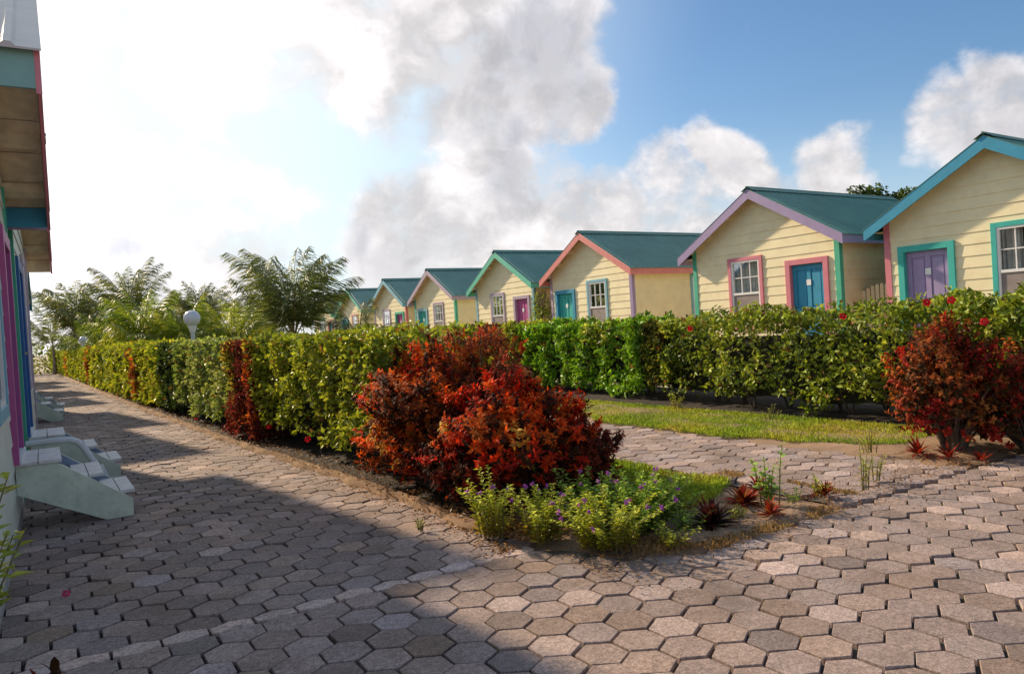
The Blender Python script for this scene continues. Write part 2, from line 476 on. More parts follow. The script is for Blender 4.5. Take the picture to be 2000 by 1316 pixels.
# path along the left houses (beyond the seam)
j = 0; y = SEAM+PY*0.78
while y < 88:
    off = PX/2 if j % 2 else 0
    xs = np.arange(left_x(y)-0.3+off - ((left_x(y)) % PX), kerb_x(y)+0.02, PX)
    t = tonev(len(xs))
    cells += [(x+rng.normal(0, .003), y+rng.normal(0, .003), tt, 1.0) for x, tt in zip(xs, t)]
    j += 1; y += PY
hex_paving('paved_path', cells)
cells = []
xs = np.arange(-1.4, 3.0, PX)
cells += [(x, SEAM, 0.97, 0.62) for x in xs]
j = 1; y = SEAM-PY*0.78
while y > -2.5:
    off = PX/2 if j % 2 else 0
    x1 = 19.0 if y < 3.62 else kerb_x(5)+(3.62-y)*(-0.1)
    if 3.62 <= y < 4.2: x1 = 3.05+(4.2-y)*1.1
    xs = np.arange(-1.5+off, x1, PX)
    t = tonev(len(xs))
    cells += [(x+rng.normal(0, .003), y+rng.normal(0, .003), tt, 1.0) for x, tt in zip(xs, t)]
    j += 1; y -= PY
hex_paving('paved_crossing', cells)
cells = []
j = 0; y = 3.80
while y < 46:
    off = PX/2 if j % 2 else 0
    xs = np.arange(5.62+off, 7.45, PX)
    cells += [(x+rng.normal(0, .004), y+rng.normal(0, .004), tt, 1.0) for x, tt in zip(xs, tonev(len(xs))*0.8+0.2)]
    j += 1; y += PY
o = hex_paving('paved_walk', cells); o.location.z = 0.012
# joint bedding under the blocks (dark near the left wall, sandy elsewhere)
sheet('joint_sand', [(2.2, -3), (19.2, -3), (19.2, 3.75), (4.0, 3.75), (3.3, 4.6), (2.2, 4.6)], -0.030, M_joint)
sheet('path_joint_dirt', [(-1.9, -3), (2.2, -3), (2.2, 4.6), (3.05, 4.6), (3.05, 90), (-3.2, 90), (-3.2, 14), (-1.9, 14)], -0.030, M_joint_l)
sheet('walk_joint_sand', [(5.55, 3.76), (7.5, 3.76), (7.5, 46), (5.55, 46)], -0.022, M_joint)

# planting beds
rows = [(y, (kerb_x(y)-0.06 if y > 4.75 else kerb_x(5)-0.10+(4.75-y)*0.62)+0.05*math.sin(y*9), 5.55) for y in np.concatenate([np.linspace(3.66, 6, 26), np.linspace(6.2, 12, 18)])]
bumpy_patch('sandy_bed', rows, -0.016, 0.03, M_soilsand, 5)
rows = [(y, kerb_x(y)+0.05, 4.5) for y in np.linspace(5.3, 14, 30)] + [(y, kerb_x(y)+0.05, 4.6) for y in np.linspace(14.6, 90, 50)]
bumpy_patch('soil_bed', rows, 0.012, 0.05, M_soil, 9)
rows = [(y, kerb_x(y)-0.11+0.03*math.sin(y*3.1)+0.03*math.sin(y*7.7), kerb_x(y)+0.05) for y in np.linspace(5.0, 30, 150)] + [(y, kerb_x(y)-0.14, kerb_x(y)+0.09) for y in np.linspace(30.5, 88, 80)]
bumpy_patch('path_edge', rows, 0.006, 0.022, M_edge, 13)
rows = [(y, 7.42, 9.6) for y in np.linspace(3.78, 24, 60)]
bumpy_patch('lawn_soil', rows, -0.008, 0.03, M_soilsand, 21)
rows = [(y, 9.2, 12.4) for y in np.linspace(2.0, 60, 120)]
bumpy_patch('hedge_soil_shade', rows, 0.0, 0.05, M_soil, 22)  # soil under the hedge, widened over the sand as painted shade

# grass ------------------------------------------------------------------
def grass(name, n, fx, hh=(0.03, 0.075), seed=0, pal=None):
    P = fx(n); n = len(P)
    t = vnoise(P*1.3+5, seed)*0.7+vnoise(P*6, seed+1)*0.3
    keep = rng.random(n) < np.clip(0.45+1.3*vnoise(P*2.1, seed+4), 0, 1)
    P, t = P[keep], t[keep]; n = len(P)
    pal = pal or [(0.14, 0.22, 0.03), (0.28, 0.40, 0.045), (0.42, 0.46, 0.06), (0.50, 0.38, 0.12)]
    A = rdir(n, 1.6); N = rdir(n)
    V, F, c = leaves(P, A, N, rng.uniform(*hh, n), rng.uniform(0.006, 0.012, n), pick(pal, t, 0.2), 0.1, 0.25)
    return np_mesh(name, V, F, c, M_grass)
def fx1(n):
    y = 4.75+rng.random(n)**1.5*18; x = 7.44+rng.random(n)*1.95
    e = 7.44+0.35*vnoise(np.stack([x*0, y*1.6, y*0], 1), 3)+np.clip(5.9-y, 0, 2)*0.55
    k = x > e; P = np.stack([x[k], y[k], np.full(k.sum(), 0.015)], 1); return P
tag(grass('lawn_grass', 130000, fx1, seed=3), 'strip of yellowish short grass between the paved walk and the right hedge', 'grass', kind='stuff')
def fx2(n):
    y = 4.5+rng.random(n)**1.3*8; x = 4.0+rng.random(n)*1.62
    e = 5.62-0.25*vnoise(np.stack([x*0, y*1.6, y*0], 1), 8)-np.clip(5.0-y, 0, 2)*1.2
    k = x < e; return np.stack([x[k], y[k], np.full(k.sum(), 0.015)], 1)
tag(grass('bed_grass', 60000, fx2, seed=5, pal=[(0.13, 0.22, 0.02), (0.26, 0.38, 0.04), (0.38, 0.44, 0.05), (0.48, 0.40, 0.1)]), 'patch of bright green grass behind the dark red shrubs beside the paved walk', 'grass', kind='stuff')
def fx3(n):
    y = rng.uniform(3.6, 5.3, n); x = rng.uniform(2.75, 5.9, n)
    k = (vnoise(np.stack([x*2.5, y*2.5, 0*x], 1), 12) > 0.42) & (x > 2.9+(4.75-y)*.62)
    return np.stack([x[k], y[k], np.full(k.sum(), 0.01)], 1)
tag(grass('litter_grass', 26000, fx3, (0.02, 0.055), 7, [(0.30, 0.17, 0.07), (0.36, 0.24, 0.11), (0.2, 0.18, 0.05)]), 'dry straw coloured grass and litter on the sandy corner bed', 'grass', kind='stuff')

def litter(name, n, fx, label, sz, pal):
    P = fx(n); n = len(P); A = rdir(n); A[:, 2] *= .25; N = nrm(rdir(n)*.35+np.array([0, 0, 1.0]))
    V, F, c = leaves(P, A, N, sz*rng.uniform(.5, 1.2, n), sz*.45, pick(pal, rng.random(n), .25), .15, .1)
    o = np_mesh(name, V, F, c, M_leaf); tag(o, label, 'fallen leaves', kind='stuff')
def fl1(n):
    y = 4.6+34*rng.random(n)**1.8; u = np.abs(rng.normal(0, .32, n)); sgn = np.where(rng.random(n) < .3, -0.5, 1)
    x = np.array([kerb_x(q) for q in y])+u*sgn
    return np.stack([x, y, np.where(x > np.array([kerb_x(q) for q in y])-.1, 0.055, 0.012)+rng.random(n)*.01], 1)
LP_ = [(0.05, 0.025, 0.012), (0.16, 0.07, 0.02), (0.30, 0.15, 0.045), (0.40, 0.22, 0.08)]
litter('fallen_leaves', 9000, fl1, 'brown fallen leaves scattered along the edge of the left path under the hedge', 0.04, LP_)
def fl2(n):
    x = rng.uniform(2.9, 8.8, n); y = 3.7+np.abs(rng.normal(0, .35, n))*np.where(rng.random(n) < .25, -.7, 1)
    return np.stack([x, y, 0.03+rng.random(n)*.01], 1)
litter('leaf_litter', 2600, fl2, 'dry leaf litter along the edge where the sandy bed meets the crossing paving', 0.032, LP_)

# ------------------------------------------------------------------ houses
def P3(c): return tuple(c)
PINK = (0.62, 0.20, 0.24); GREEN = (0.07, 0.42, 0.27); LAV = (0.33, 0.25, 0.42); BLUE = (0.035, 0.27, 0.42); TEAL = (0.05, 0.42, 0.36)
MAG = (0.45, 0.09, 0.26); PALEB = (0.20, 0.42, 0.50); MINT = (0.10, 0.47, 0.33); SALM = (0.66, 0.22, 0.20); NAVY = (0.02, 0.11, 0.32); PALEL = (0.43, 0.33, 0.42)
def paint(c, tagn):
    return mat('paint_'+tagn, c, 0.5, 0.07, 5.0, 0.08, 30, stain=tuple(x*0.55+0.02 for x in c), stain_amt=0.25)
PT = {'pink': paint(PINK, 'pink'), 'green': paint(GREEN, 'green'), 'lavender': paint(LAV, 'lavender'), 'blue': paint(BLUE, 'blue'), 'teal': paint(TEAL, 'teal'),
      'magenta': paint(MAG, 'magenta'), 'paleblue': paint(PALEB, 'pale_blue'), 'mint': paint(MINT, 'mint'), 'salmon': paint(SALM, 'salmon'), 'navy': paint(NAVY, 'navy'), 'dusty': paint((0.20, 0.36, 0.34), 'dusty_teal'),
      'palelav': paint(PALEL, 'pale_lavender'), 'cream': mat('paint_cream', (0.82, 0.72, 0.45), 0.55, 0.06, 2.0, 0.1, 25, stain=(0.72, 0.50, 0.30), stain_amt=0.5),
      'palecream': mat('paint_pale_cream', (0.64, 0.66, 0.55), 0.55, 0.06, 2.0, 0.1, 25, stain=(0.42, 0.44, 0.36), stain_amt=0.35),
      'white': mat('paint_white', (0.78, 0.77, 0.74), 0.45, 0.05, 6, 0.05, 30), 'wood': mat('raw_soffit_wood', (0.72, 0.60, 0.40), 0.8, 0.15, 8, 0.2, 30)}
M_roofg = mat('roof_green_metal', (0.11, 0.25, 0.20), 0.42, 0.12, 1.2, 0.0, 30, spec=0.5)
M_roof_glare = mat('roof_glare_metal', (0.50, 0.44, 0.42), 0.4, 0.12, 1.5, 0.0, 30, spec=0.5, stain=(0.3, 0.24, 0.2), stain_amt=0.5)  # pale grey paints sun glare onto teal roof sheets
M_curt = mat('curtain_cloth', (0.46, 0.43, 0.40), 0.9, 0.2, 6)
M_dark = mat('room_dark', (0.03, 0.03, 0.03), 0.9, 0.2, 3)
M_screen = mat('insect_screen', (0.26, 0.22, 0.20), 0.7, 0.15, 5)
def glass_mat():
    mt = bpy.data.materials.new('window_glass'); mt.use_nodes = True
    n = mt.node_tree.nodes; l = mt.node_tree.links
    n.remove(n['Principled BSDF'])
    gl = n.new('ShaderNodeBsdfGlossy'); gl.inputs['Roughness'].default_value = 0.03; gl.inputs['Color'].default_value = (0.9, 0.95, 1, 1)
    tr = n.new('ShaderNodeBsdfTransparent'); tr.inputs['Color'].default_value = (0.86, 0.9, 0.9, 1)
    fr = n.new('ShaderNodeFresnel'); fr.inputs['IOR'].default_value = 1.5
    mx = n.new('ShaderNodeMixShader'); l.new(fr.outputs[0], mx.inputs[0]); l.new(tr.outputs[0], mx.inputs[1]); l.new(gl.outputs[0], mx.inputs[2])
    l.new(mx.outputs[0], n['Material Output'].inputs['Surface'])
    return mt
M_glass = glass_mat()

HW, RW, RZ, OV, DEPTH = 2.28, 2.6, 4.81, 0.30, 6.0
SL = (RZ-3.32)/RW
FLOOR = 0.70
def roof_z(y): return RZ-SL*abs(y)
BH = 0.238      # siding exposure

def siding_front(mb, x, sgn, openings, z0=0.12, gable=True, half=HW):
    """lap boards on plane x, facing direction sgn along x (-1 = towards -x)"""
    ztop = roof_z(0)-0.06 if gable else roof_z(half)-0.06
    k = 0; zb = z0
    while zb < ztop:
        zt = min(zb+BH, ztop)
        cuts = {zb, zt}
        for (y0, y1, a, b) in openings:
            for q in (a, b):
                if zb < q < zt: cuts.add(q)
        if gable:
            e = roof_z(half)-0.06
            if zb < e < zt: cuts.add(e)
        cuts = sorted(cuts)
        def hw(z):
            if not gable: return half
            return min(half, max(0.0, (RZ-0.06-z)/SL))
        for a, b in zip(cuts[:-1], cuts[1:]):
            iv = [(-99, 99)]
            for (y0, y1, oa, ob) in openings:
                if oa <= a+1e-6 and b-1e-6 <= ob:
                    new = []
                    for s, t in iv:
                        if y0 > s: new.append((s, min(t, y0)))
                        if y1 < t: new.append((max(s, y1), t))
                    iv = [q for q in new if q[1]-q[0] > 1e-4]
            ha, hb = hw(a), hw(b)
            def xo(z): return x+sgn*0.015*(1-(z-zb)/BH)
            for s, t in iv:
                sa, ta = max(s, -ha), min(t, ha); sb, tb = max(s, -hb), min(t, hb)
                if ta-sa < 1e-3: continue
                if tb < sb: sb = tb = (sb+tb)/2
                mb.quad((xo(a), sa, a), (xo(a), ta, a), (xo(b), tb, b), (xo(b), sb, b))
                if abs(a-zb) < 1e-6:
                    mb.quad((x, sa, a), (x, ta, a), (xo(a), ta, a), (xo(a), sa, a))
        zb += BH; k += 1

def siding_side(mb, y, sgn, x0, x1, openings=()):
    z0, ztop = 0.12, roof_z(HW)-0.06
    zb = z0
    while zb < ztop:
        zt = min(zb+BH, ztop)
        cuts = {zb, zt}
        for (a0, a1, a, b) in openings:
            for q in (a, b):
                if zb < q < zt: cuts.add(q)
        cuts = sorted(cuts)
        for a, b in zip(cuts[:-1], cuts[1:]):
            iv = [(x0, x1)]
            for (q0, q1, oa, ob) in openings:
                if oa <= a+1e-6 and b-1e-6 <= ob:
                    new = []
                    for s, t in iv:
                        if q0 > s: new.append((s, min(t, q0)))
                        if q1 < t: new.append((max(s, q1), t))
                    iv = new
            def yo(z): return y+sgn*0.016*(1-(z-zb)/BH)
            for s, t in iv:
                mb.quad((s, yo(a), a), (t, yo(a), a), (t, yo(b), b), (s, yo(b), b))
                if abs(a-zb) < 1e-6:
                    mb.quad((s, y, a), (t, y, a), (t, yo(a), a), (s, yo(a), a))
        zb += BH

def frame_boxes(mb, x0, x1, y0, y1, z0, z1, w, bottom=True, wb=None):
    """picture frame in the yz plane, outer rectangle y0..y1, z0..z1"""
    wb = w if wb is None else wb
    mb.box(x0, x1, y0, y0+w, z0, z1)
    mb.box(x0, x1, y1-w, y1, z0, z1)
    mb.box(x0+0.001, x1-0.001, y0+w, y1-w, z1-w, z1)
    if bottom: mb.box(x0+0.001, x1-0.001, y0+w, y1-w, z0, z0+wb)

def add_window(house, yc, trim, z0=1.16, z1=3.10, w=1.13, rot=None, loc=None, side='open'):
    """window in local coords: wall plane x=0, outside is -x; yc = centre"""
    y0, y1 = yc-w/2, yc+w/2
    fr = MB(); frame_boxes(fr, -0.045, 0.03, y0, y1, z0, z1, 0.10)
    f = fr.build('window', PT[trim], house, 0.004)
    if rot is not None: f.rotation_euler = (0, 0, rot); f.location = loc
    a0, a1, b0, b1 = y0+0.10, y1-0.10, z0+0.10, z1-0.10
    zm = (b0+b1)/2
    s = MB(); frame_boxes(s, -0.030, 0.05, a0, a1, b0, b1, 0.045)
    s.box(-0.028, 0.048, a0+0.045, a1-0.045, zm-0.03, zm+0.03)
    # muntins of the upper sash : three panes by two
    for q in (1, 2):
        yy = a0+0.045+(a1-a0-0.09)*q/3
        s.box(-0.008, 0.014, yy-0.011, yy+0.011, zm+0.03, b1-0.045)
    zz = (zm+0.03+b1-0.045)/2
    s.box(-0.0065, 0.0125, a0+0.045, a1-0.045, zz-0.011, zz+0.011)
    s.build('sash', PT['white'], f)
    g = MB(); g.quad((0.016, a0+0.02, b0+0.02), (0.016, a1-0.02, b0+0.02), (0.016, a1-0.02, b1-0.02), (0.016, a0+0.02, b1-0.02)); g.build('pane', M_glass, f)
    sc = MB(); sc.box(-0.004, 0.004, a0+0.046, a1-0.046, b0+0.046, zm-0.031); sc.build('insect_screen', M_screen, f)
    # curtain: two wavy halves with a dark gap
    cu = MB(); n = 40
    def cx(i): return 0.13+0.028*math.sin(i*1.55+yc*3)+0.012*math.sin(i*3.7)
    yc_ = (a0+a1)/2
    for (c0, c1) in ((a0-0.05, yc_-0.03 if side != 'closed' else yc_), (yc_+0.05 if side != 'closed' else yc_, a1+0.05)):
        for i in range(n//2):
            ya, yb = c0+(c1-c0)*i/(n/2), c0+(c1-c0)*(i+1)/(n/2)
            cu.quad((cx(i), ya, b0-0.05), (cx(i+1), yb, b0-0.05), (cx(i+1), yb, b1+0.05), (cx(i), ya, b1+0.05))
    cu.build('curtain', M_curt, f)
    return f

def add_door(house, yc, col, frame, number=None):
    y0, y1, z1 = yc-0.60, yc+0.60, 2.86
    fr = MB(); frame_boxes(fr, -0.055, 0.13, y0, y1, FLOOR-0.05, z1, 0.135, bottom=False)
    d = MB()
    a0, a1, b0, b1 = y0+0.137, y1-0.137, FLOOR, z1-0.137
    d.box(0.075, 0.115, a0, a1, b0, b1)
    # raised stiles and rails around four sunk panels
    st = 0.11; ym = (a0+a1)/2; zr = b0+(b1-b0)*0.44
    d.box(0.050, 0.077, a0+0.001, a0+st, b0+0.002, b1-0.002); d.box(0.050, 0.077, a1-st, a1-0.001, b0+0.002, b1-0.002)
    d.box(0.050, 0.077, ym-0.055, ym+0.055, b0+0.002, b1-0.002)
    for (z0_, z1_) in ((b1-0.13, b1-0.003), (zr-0.07, zr+0.07), (b0+0.003, b0+0.2)):
        for (q0, q1) in ((a0+st, ym-0.055), (ym+0.055, a1-st)):
            d.box(0.0495, 0.077, q0, q1, z0_, z1_)
    # raised panel fields
    for (z0_, z1_) in ((zr+0.11, b1-0.17), (b0+0.24, zr-0.11)):
        for (q0, q1) in ((a0+st+.035, ym-0.09), (ym+0.09, a1-st-.035)):
            d.box(0.062, 0.077, q0, q1, z0_, z1_)
    do = d.build('door', PT[col], house, 0.004)
    fr.build('door_frame', PT[frame], do, 0.004)
    if number is not None:
        p = MB(); p.box(0.040, 0.050, ym-0.062, ym+0.062, 2.20, 2.34); pl = p.build('number_plaque', PT['white'], do, 0.003)
    hsgn = 1 if yc < 0 else -1
    h = MB(); yy = ym+hsgn*(a1-a0)*0.42
    h.tube([(0.05, yy, 1.68), (0.0, yy, 1.68)], 0.012, 0.012, 8); h.tube([(0.0, yy, 1.68), (-0.02, yy, 1.68), (-0.05, yy, 1.68)], 0.026, 0.018, 10)
    h.build('handle', mat('brass', (0.45, 0.32, 0.12), 0.3, 0.1, 5, metal=0.9), do)
    # threshold
    t = MB(); t.box(-0.07, 0.12, y0+0.05, y1-0.05, FLOOR-0.05, FLOOR-0.002); t.build('threshold', PT['white'], do)

def house(loc, rz, label, door_side, barge, corners, dframe, dcol, wtrim, roofm=None, body='cream', side_window=False, number=True, ends=('', ''), grp='cottages in the right row', eaves=None, OV=OV):
    """door_side +1/-1 : local y side of the door"""
    h = empty('cottage', loc, rz, label, 'house', grp)
    dy, wy = 1.40*door_side, -0.47*door_side
    op = [(dy-0.5, dy+0.5, FLOOR-0.05, 2.78), (wy-0.50, wy+0.50, 1.22, 3.04)]
    w = MB(); siding_front(w, 0.0, -1, op)
    siding_front(w, DEPTH, 1, [])
    so = [(2.75, 3.75, 1.22, 3.04)] if side_window else []
    for s in (-1, 1): siding_side(w, s*HW, s, 0.0, DEPTH, so if s == -1 else ())
    w.build('wall', PT[body], h)
    # room behind the openings, floor
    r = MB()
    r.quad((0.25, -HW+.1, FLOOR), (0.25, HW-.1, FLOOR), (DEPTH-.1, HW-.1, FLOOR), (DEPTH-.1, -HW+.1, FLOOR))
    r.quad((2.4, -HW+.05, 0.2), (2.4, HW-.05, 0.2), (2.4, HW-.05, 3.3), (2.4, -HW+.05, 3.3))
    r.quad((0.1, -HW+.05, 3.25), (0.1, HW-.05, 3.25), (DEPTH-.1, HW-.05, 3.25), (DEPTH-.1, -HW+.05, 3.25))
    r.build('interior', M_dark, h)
    # base boards and foundation
    f = MB(); f.box(-0.015, DEPTH+0.015, -HW-0.012, HW+0.012, -0.04, 0.118)
    f.build('foundation', mat('concrete_base', (0.33, 0.32, 0.30), 0.9, 0.2, 4, 0.4, 40), h)
    # corner boards
    for s, c in ((-1, corners[0]), (1, corners[1])):
        for xx in (0, 1):
            cb = MB(); t = 0.028; wd = 0.105
            zt = roof_z(HW)-0.05
            if xx == 0:
                cb.box(-t, 0.0, min(s*(HW+t), s*(HW-wd)), max(s*(HW+t), s*(HW-wd)), 0.10, zt)
                cb.box(0.0005, wd, min(s*HW, s*(HW+t)), max(s*HW, s*(HW+t)), 0.10, zt)
            else:
                cb.box(DEPTH, DEPTH+t, min(s*(HW+t), s*(HW-wd)), max(s*(HW+t), s*(HW-wd)), 0.10, zt)
                cb.box(DEPTH-wd, DEPTH-0.0005, min(s*HW, s*(HW+t)), max(s*HW, s*(HW+t)), 0.10, zt)
            cb.build('corner_board', PT[c], h)
    # roof : ribbed metal sheets
    ro = MB(); xa, xb = -OV-0.035, DEPTH+OV
    pitch = 0.19; xs = []; x = xa
    while x < xb-0.01:
        xs += [(x, 0), (x+pitch*0.62, 0), (x+pitch*0.72, 0.022), (x+pitch*0.90, 0.022)]; x += pitch
    xs.append((min(x, xb+0.1), 0))
    for s in (-1, 1):
        for (x0, h0), (x1, h1) in zip(xs[:-1], xs[1:]):
            ye = RW+0.05
            ro.quad((x0, s*0.0, RZ+h0), (x1, s*0.0, RZ+h1), (x1, s*ye, RZ-SL*ye+h1), (x0, s*ye, RZ-SL*ye+h0))
            if s == 1 or True:
                ro.quad((x0, 0, RZ-0.012), (x0, s*ye, RZ-SL*ye-0.012), (x1, s*ye, RZ-SL*ye-0.012), (x1, 0, RZ-0.012))
                ro.quad((x0, s*ye, RZ-SL*ye+h0), (x1, s*ye, RZ-SL*ye+h1), (x1, s*ye, RZ-SL*ye-0.012), (x0, s*ye, RZ-SL*ye-0.012))
        ro.quad((xa, 0, RZ), (xa, s*ye, RZ-SL*ye), (xa, s*ye, RZ-SL*ye-0.012), (xa, 0, RZ-0.012))
    rf = ro.build('roof', roofm or M_roofg, h)
    rc = MB()
    for s in (-1, 1):
        n = int((xb-xa+0.06)/0.19); 
        yr = 0.17
        rc.quad((xa-0.03, 0, RZ+0.045), (xb+0.03, 0, RZ+0.045), (xb+0.03, s*yr, RZ+0.045-SL*yr), (xa-0.03, s*yr, RZ+0.045-SL*yr))
        rc.quad((xa-0.03, 0, RZ+0.038), (xb+0.03, 0, RZ+0.038), (xb+0.03, s*yr, RZ+0.038-SL*yr), (xa-0.03, s*yr, RZ+0.038-SL*yr))
        rc.quad((xa-0.03, s*yr, RZ+0.045-SL*yr), (xb+0.03, s*yr, RZ+0.045-SL*yr), (xb+0.03, s*yr, RZ+0.038-SL*yr), (xa-0.03, s*yr, RZ+0.038-SL*yr))
    rc.tube([(xa-0.035, 0, RZ+0.045), (xb+0.035, 0, RZ+0.045)], 0.022, 0.022, 8)
    rc.build('ridge_cap', roofm or M_roofg, rf)
    # soffit boards under the sheets (running down the slope) and purlins
    for (x0, x1) in ((-OV+0.005, -0.003), (DEPTH+0.003, DEPTH+OV-0.005)):
        sf = MB()
        for s in (-1, 1):
            yy = 0.0; bw = 0.20
            while yy < RW-0.04:
                y2 = min(yy+bw, RW-0.035)
                dz = 0.006*(int(yy/bw+.5) % 2)
                sf.quad((x0, s*yy, RZ-SL*yy-0.029-dz), (x1, s*yy, RZ-SL*yy-0.029-dz), (x1, s*y2, RZ-SL*y2-0.029-dz), (x0, s*y2, RZ-SL*y2-0.029-dz))
                yy += bw
        sf.build('soffit', PT['wood'], h)
    for s in (-1, 1):
        for yy in (0.10, 0.85, 1.55, 2.22):
            pu = MB(); z = RZ-SL*yy-0.036
            pu.prism([(s*yy, z), (s*(yy+0.09), z-SL*0.09), (s*(yy+0.09), z-SL*0.09-0.085), (s*yy, z-0.085)], 'x', -OV+0.006, -0.004)
            pu.build('purlin', PT['wood'], h)
    # barge boards
    bd = 0.245
    for xq, front in ((-OV, True), (DEPTH+OV, False)):
        for s in (-1, 1):
            bb = MB(); x0, x1 = (xq-0.028, xq) if front else (xq, xq+0.028)
            e = 0.0005*s
            bb.prism([(e, RZ-0.013), (s*RW, RZ-SL*RW-0.013), (s*RW, RZ-SL*RW-0.013-bd), (e, RZ-0.013-bd)], 'x', x0, x1)
            bb.build('barge_board', PT[barge], h)
    # eaves fascia
    for s in (-1, 1):
        fb = MB(); z1 = RZ-SL*RW-0.016
        fb.box(-OV+0.001, DEPTH+OV-0.001, min(s*(RW-0.026), s*(RW-0.001)), max(s*(RW-0.026), s*(RW-0.001)), z1-bd+0.03, z1)
        fc = barge if not eaves else (eaves[0] if s == -1 else eaves[1])
        fb.build('fascia', PT[fc], h)
        # side soffit
        ss = MB(); ss.box(0.0, DEPTH, min(s*(HW+0.002), s*(RW-0.028)), max(s*(HW+0.002), s*(RW-0.028)), z1-0.07, z1-0.055)
        ss.build('soffit', PT['wood'], h)
    add_door(h, dy, dcol, dframe, number)
    add_window(h, wy, wtrim, side='closed' if int(abs(loc[1])) % 3 == 0 else 'open')
    if side_window:
        # window on the wall that faces -y
        add_window(h, 0.0, wtrim, rot=math.pi/2, loc=(3.25, -HW, 0))
    return h

house((16.1, 7.21, 0), 0, 'cream cottage with bright blue gable boards and a lavender door in a green frame', 1, 'blue', ('pink', 'pink'), 'teal', 'lavender', 'teal')
house((15.92, 12.81, 0), 0, 'cream cottage with lavender gable boards, green corners and a blue door in a pink frame', -1, 'lavender', ('green', 'green'), 'pink', 'blue', 'pink')
house((16.55, 20.75, 0), 0, 'cream cottage with pink gable boards and a turquoise door in a blue frame', 1, 'salmon', ('lavender', 'palelav'), 'blue', 'teal', 'paleblue', side_window=True)
house((16.55, 26.51, 0), 0, 'cream cottage with mint gable boards and a pink door in a lavender frame', -1, 'mint', ('paleblue', 'paleblue'), 'palelav', 'magenta', 'palelav')
house((17.22, 34.34, 0), 0, 'cream cottage with pale lavender gable boards and a turquoise door, fifth from the right', 1, 'palelav', ('green', 'teal'), 'paleblue', 'teal', 'palelav')
house((17.3, 40.3, 0), 0, 'small far cottage with pale blue gable boards, salmon corners and a pink door', -1, 'paleblue', ('salmon', 'lavender'), 'green', 'magenta', 'palelav')
house((18.0, 48.3, 0), 0, 'far cottage with mint gable boards partly behind the tall palm', 1, 'mint', ('lavender', 'green'), 'blue', 'teal', 'pink')
house((18.0, 54.2, 0), 0, 'farthest cottage of the right row, mostly hidden by palm fronds', -1, 'mint', ('palelav', 'palelav'), 'pink', 'blue', 'paleblue')

# left row: same cottages facing the path
LG = 'cottages in the left row'
PI = math.pi
house((-0.29, 7.37, 0), PI-0.017, 'nearest pale cottage at the left edge with a metal roof in painted sun glare and magenta door frame', -1, 'pink', ('green', 'green'), 'magenta', 'navy', 'paleblue', roofm=M_roof_glare, body='palecream', grp=LG, OV=0.40, eaves=('blue', 'dusty'))
house((-0.18, 12.75, 0), PI-0.017, 'second pale cottage at the left, showing only its eave and a navy door frame', 1, 'pink', ('palelav', 'green'), 'navy', 'navy', 'palelav', roofm=M_roof_glare, body='palecream', grp=LG, OV=0.37, eaves=('wood', 'palelav'))
for k, (x, y, ds, lab) in enumerate([(-0.68, 20.4, -1, 'third cottage of the left row, set back behind the two near ones'), (-0.56, 25.8, 1, 'fourth cottage of the left row, mostly hidden'),
        (-1.02, 34.9, -1, 'fifth cottage of the left row, mostly hidden'), (-0.95, 41.0, 1, 'sixth cottage of the left row, mostly hidden'),
        (-1.6, 50.4, -1, 'seventh cottage of the left row, mostly hidden'), (-1.5, 56.4, 1, 'last cottage of the left row, mostly hidden')]):
    house((x, y, 0), PI-0.01, lab, ds, ['salmon', 'blue', 'mint', 'lavender', 'salmon', 'paleblue'][k], ('palelav', 'palelav'), 'teal', 'navy', 'paleblue', roofm=M_roof_glare, body='palecream', grp=LG, OV=0.37)

# door steps ------------------------------------------------------------------
M_string = mat('stringer_paint', (0.62, 0.66, 0.53), 0.6, 0.12, 5, 0.15, 30, stain=(0.30, 0.33, 0.22), stain_amt=0.5)
M_tread = mat('tread_paint', (0.70, 0.67, 0.64), 0.6, 0.12, 8, 0.15, 30, stain=(0.40, 0.34, 0.30), stain_amt=0.6)
M_riser = mat('stringer_blue_grey', (0.27, 0.33, 0.44), 0.6, 0.12, 5, 0.1, 30)
def steps(x, y, label):
    """steps come out along +x from the wall at x; y centre"""
    t = empty('door_steps', (x, y, 0), 0, label, 'steps', 'door steps of the left cottages')
    prof = [(0.03, 0.62), (0.36, 0.62), (0.98, 0.17), (0.98, 0.0), (0.74, 0.0), (0.03, 0.36)]
    for s in (-1, 1):
        b = MB(); y0 = 0.46*s
        b.prism(prof, 'y', min(y0, y0+0.045*s), max(y0, y0+0.045*s)); b.build('stringer', M_string, t, 0.004)
        b2 = MB(); b2.prism([(a+(0.004 if a < 0.5 else -0.004), z*0.985+0.004) for a, z in prof], 'y', min(y0-0.004*s, y0-0.001*s), max(y0-0.004*s, y0-0.001*s)); b2.build('stringer_lining', M_riser, t)
    b = MB()
    for k, (x0, x1) in enumerate(((0.02, 0.205), (0.212, 0.40))): b.box(x0, x1, -0.53, 0.53, 0.622, 0.655)
    b.build('landing', M_tread, t, 0.004)
    for (x0, z) in ((0.48, 0.425), (0.74, 0.225)):
        b = MB(); b.box(x0, x0+0.13, -0.455, 0.455, z, z+0.032); b.box(x0+0.136, x0+0.265, -0.455, 0.455, z, z+0.032); b.build('tread', M_tread, t, 0.004)
    return t
steps(-0.29, 8.78, 'nearest greenish white wooden door steps with two treads by the magenta door frame')
steps(-0.20, 11.25, 'second white wooden door steps beside the navy door frame, behind the bent white pipe')
steps(-0.60, 21.85, 'third door steps along the left path, farther than the near pair')
steps(-0.52, 24.35, 'fourth door steps along the left path, just behind the third')
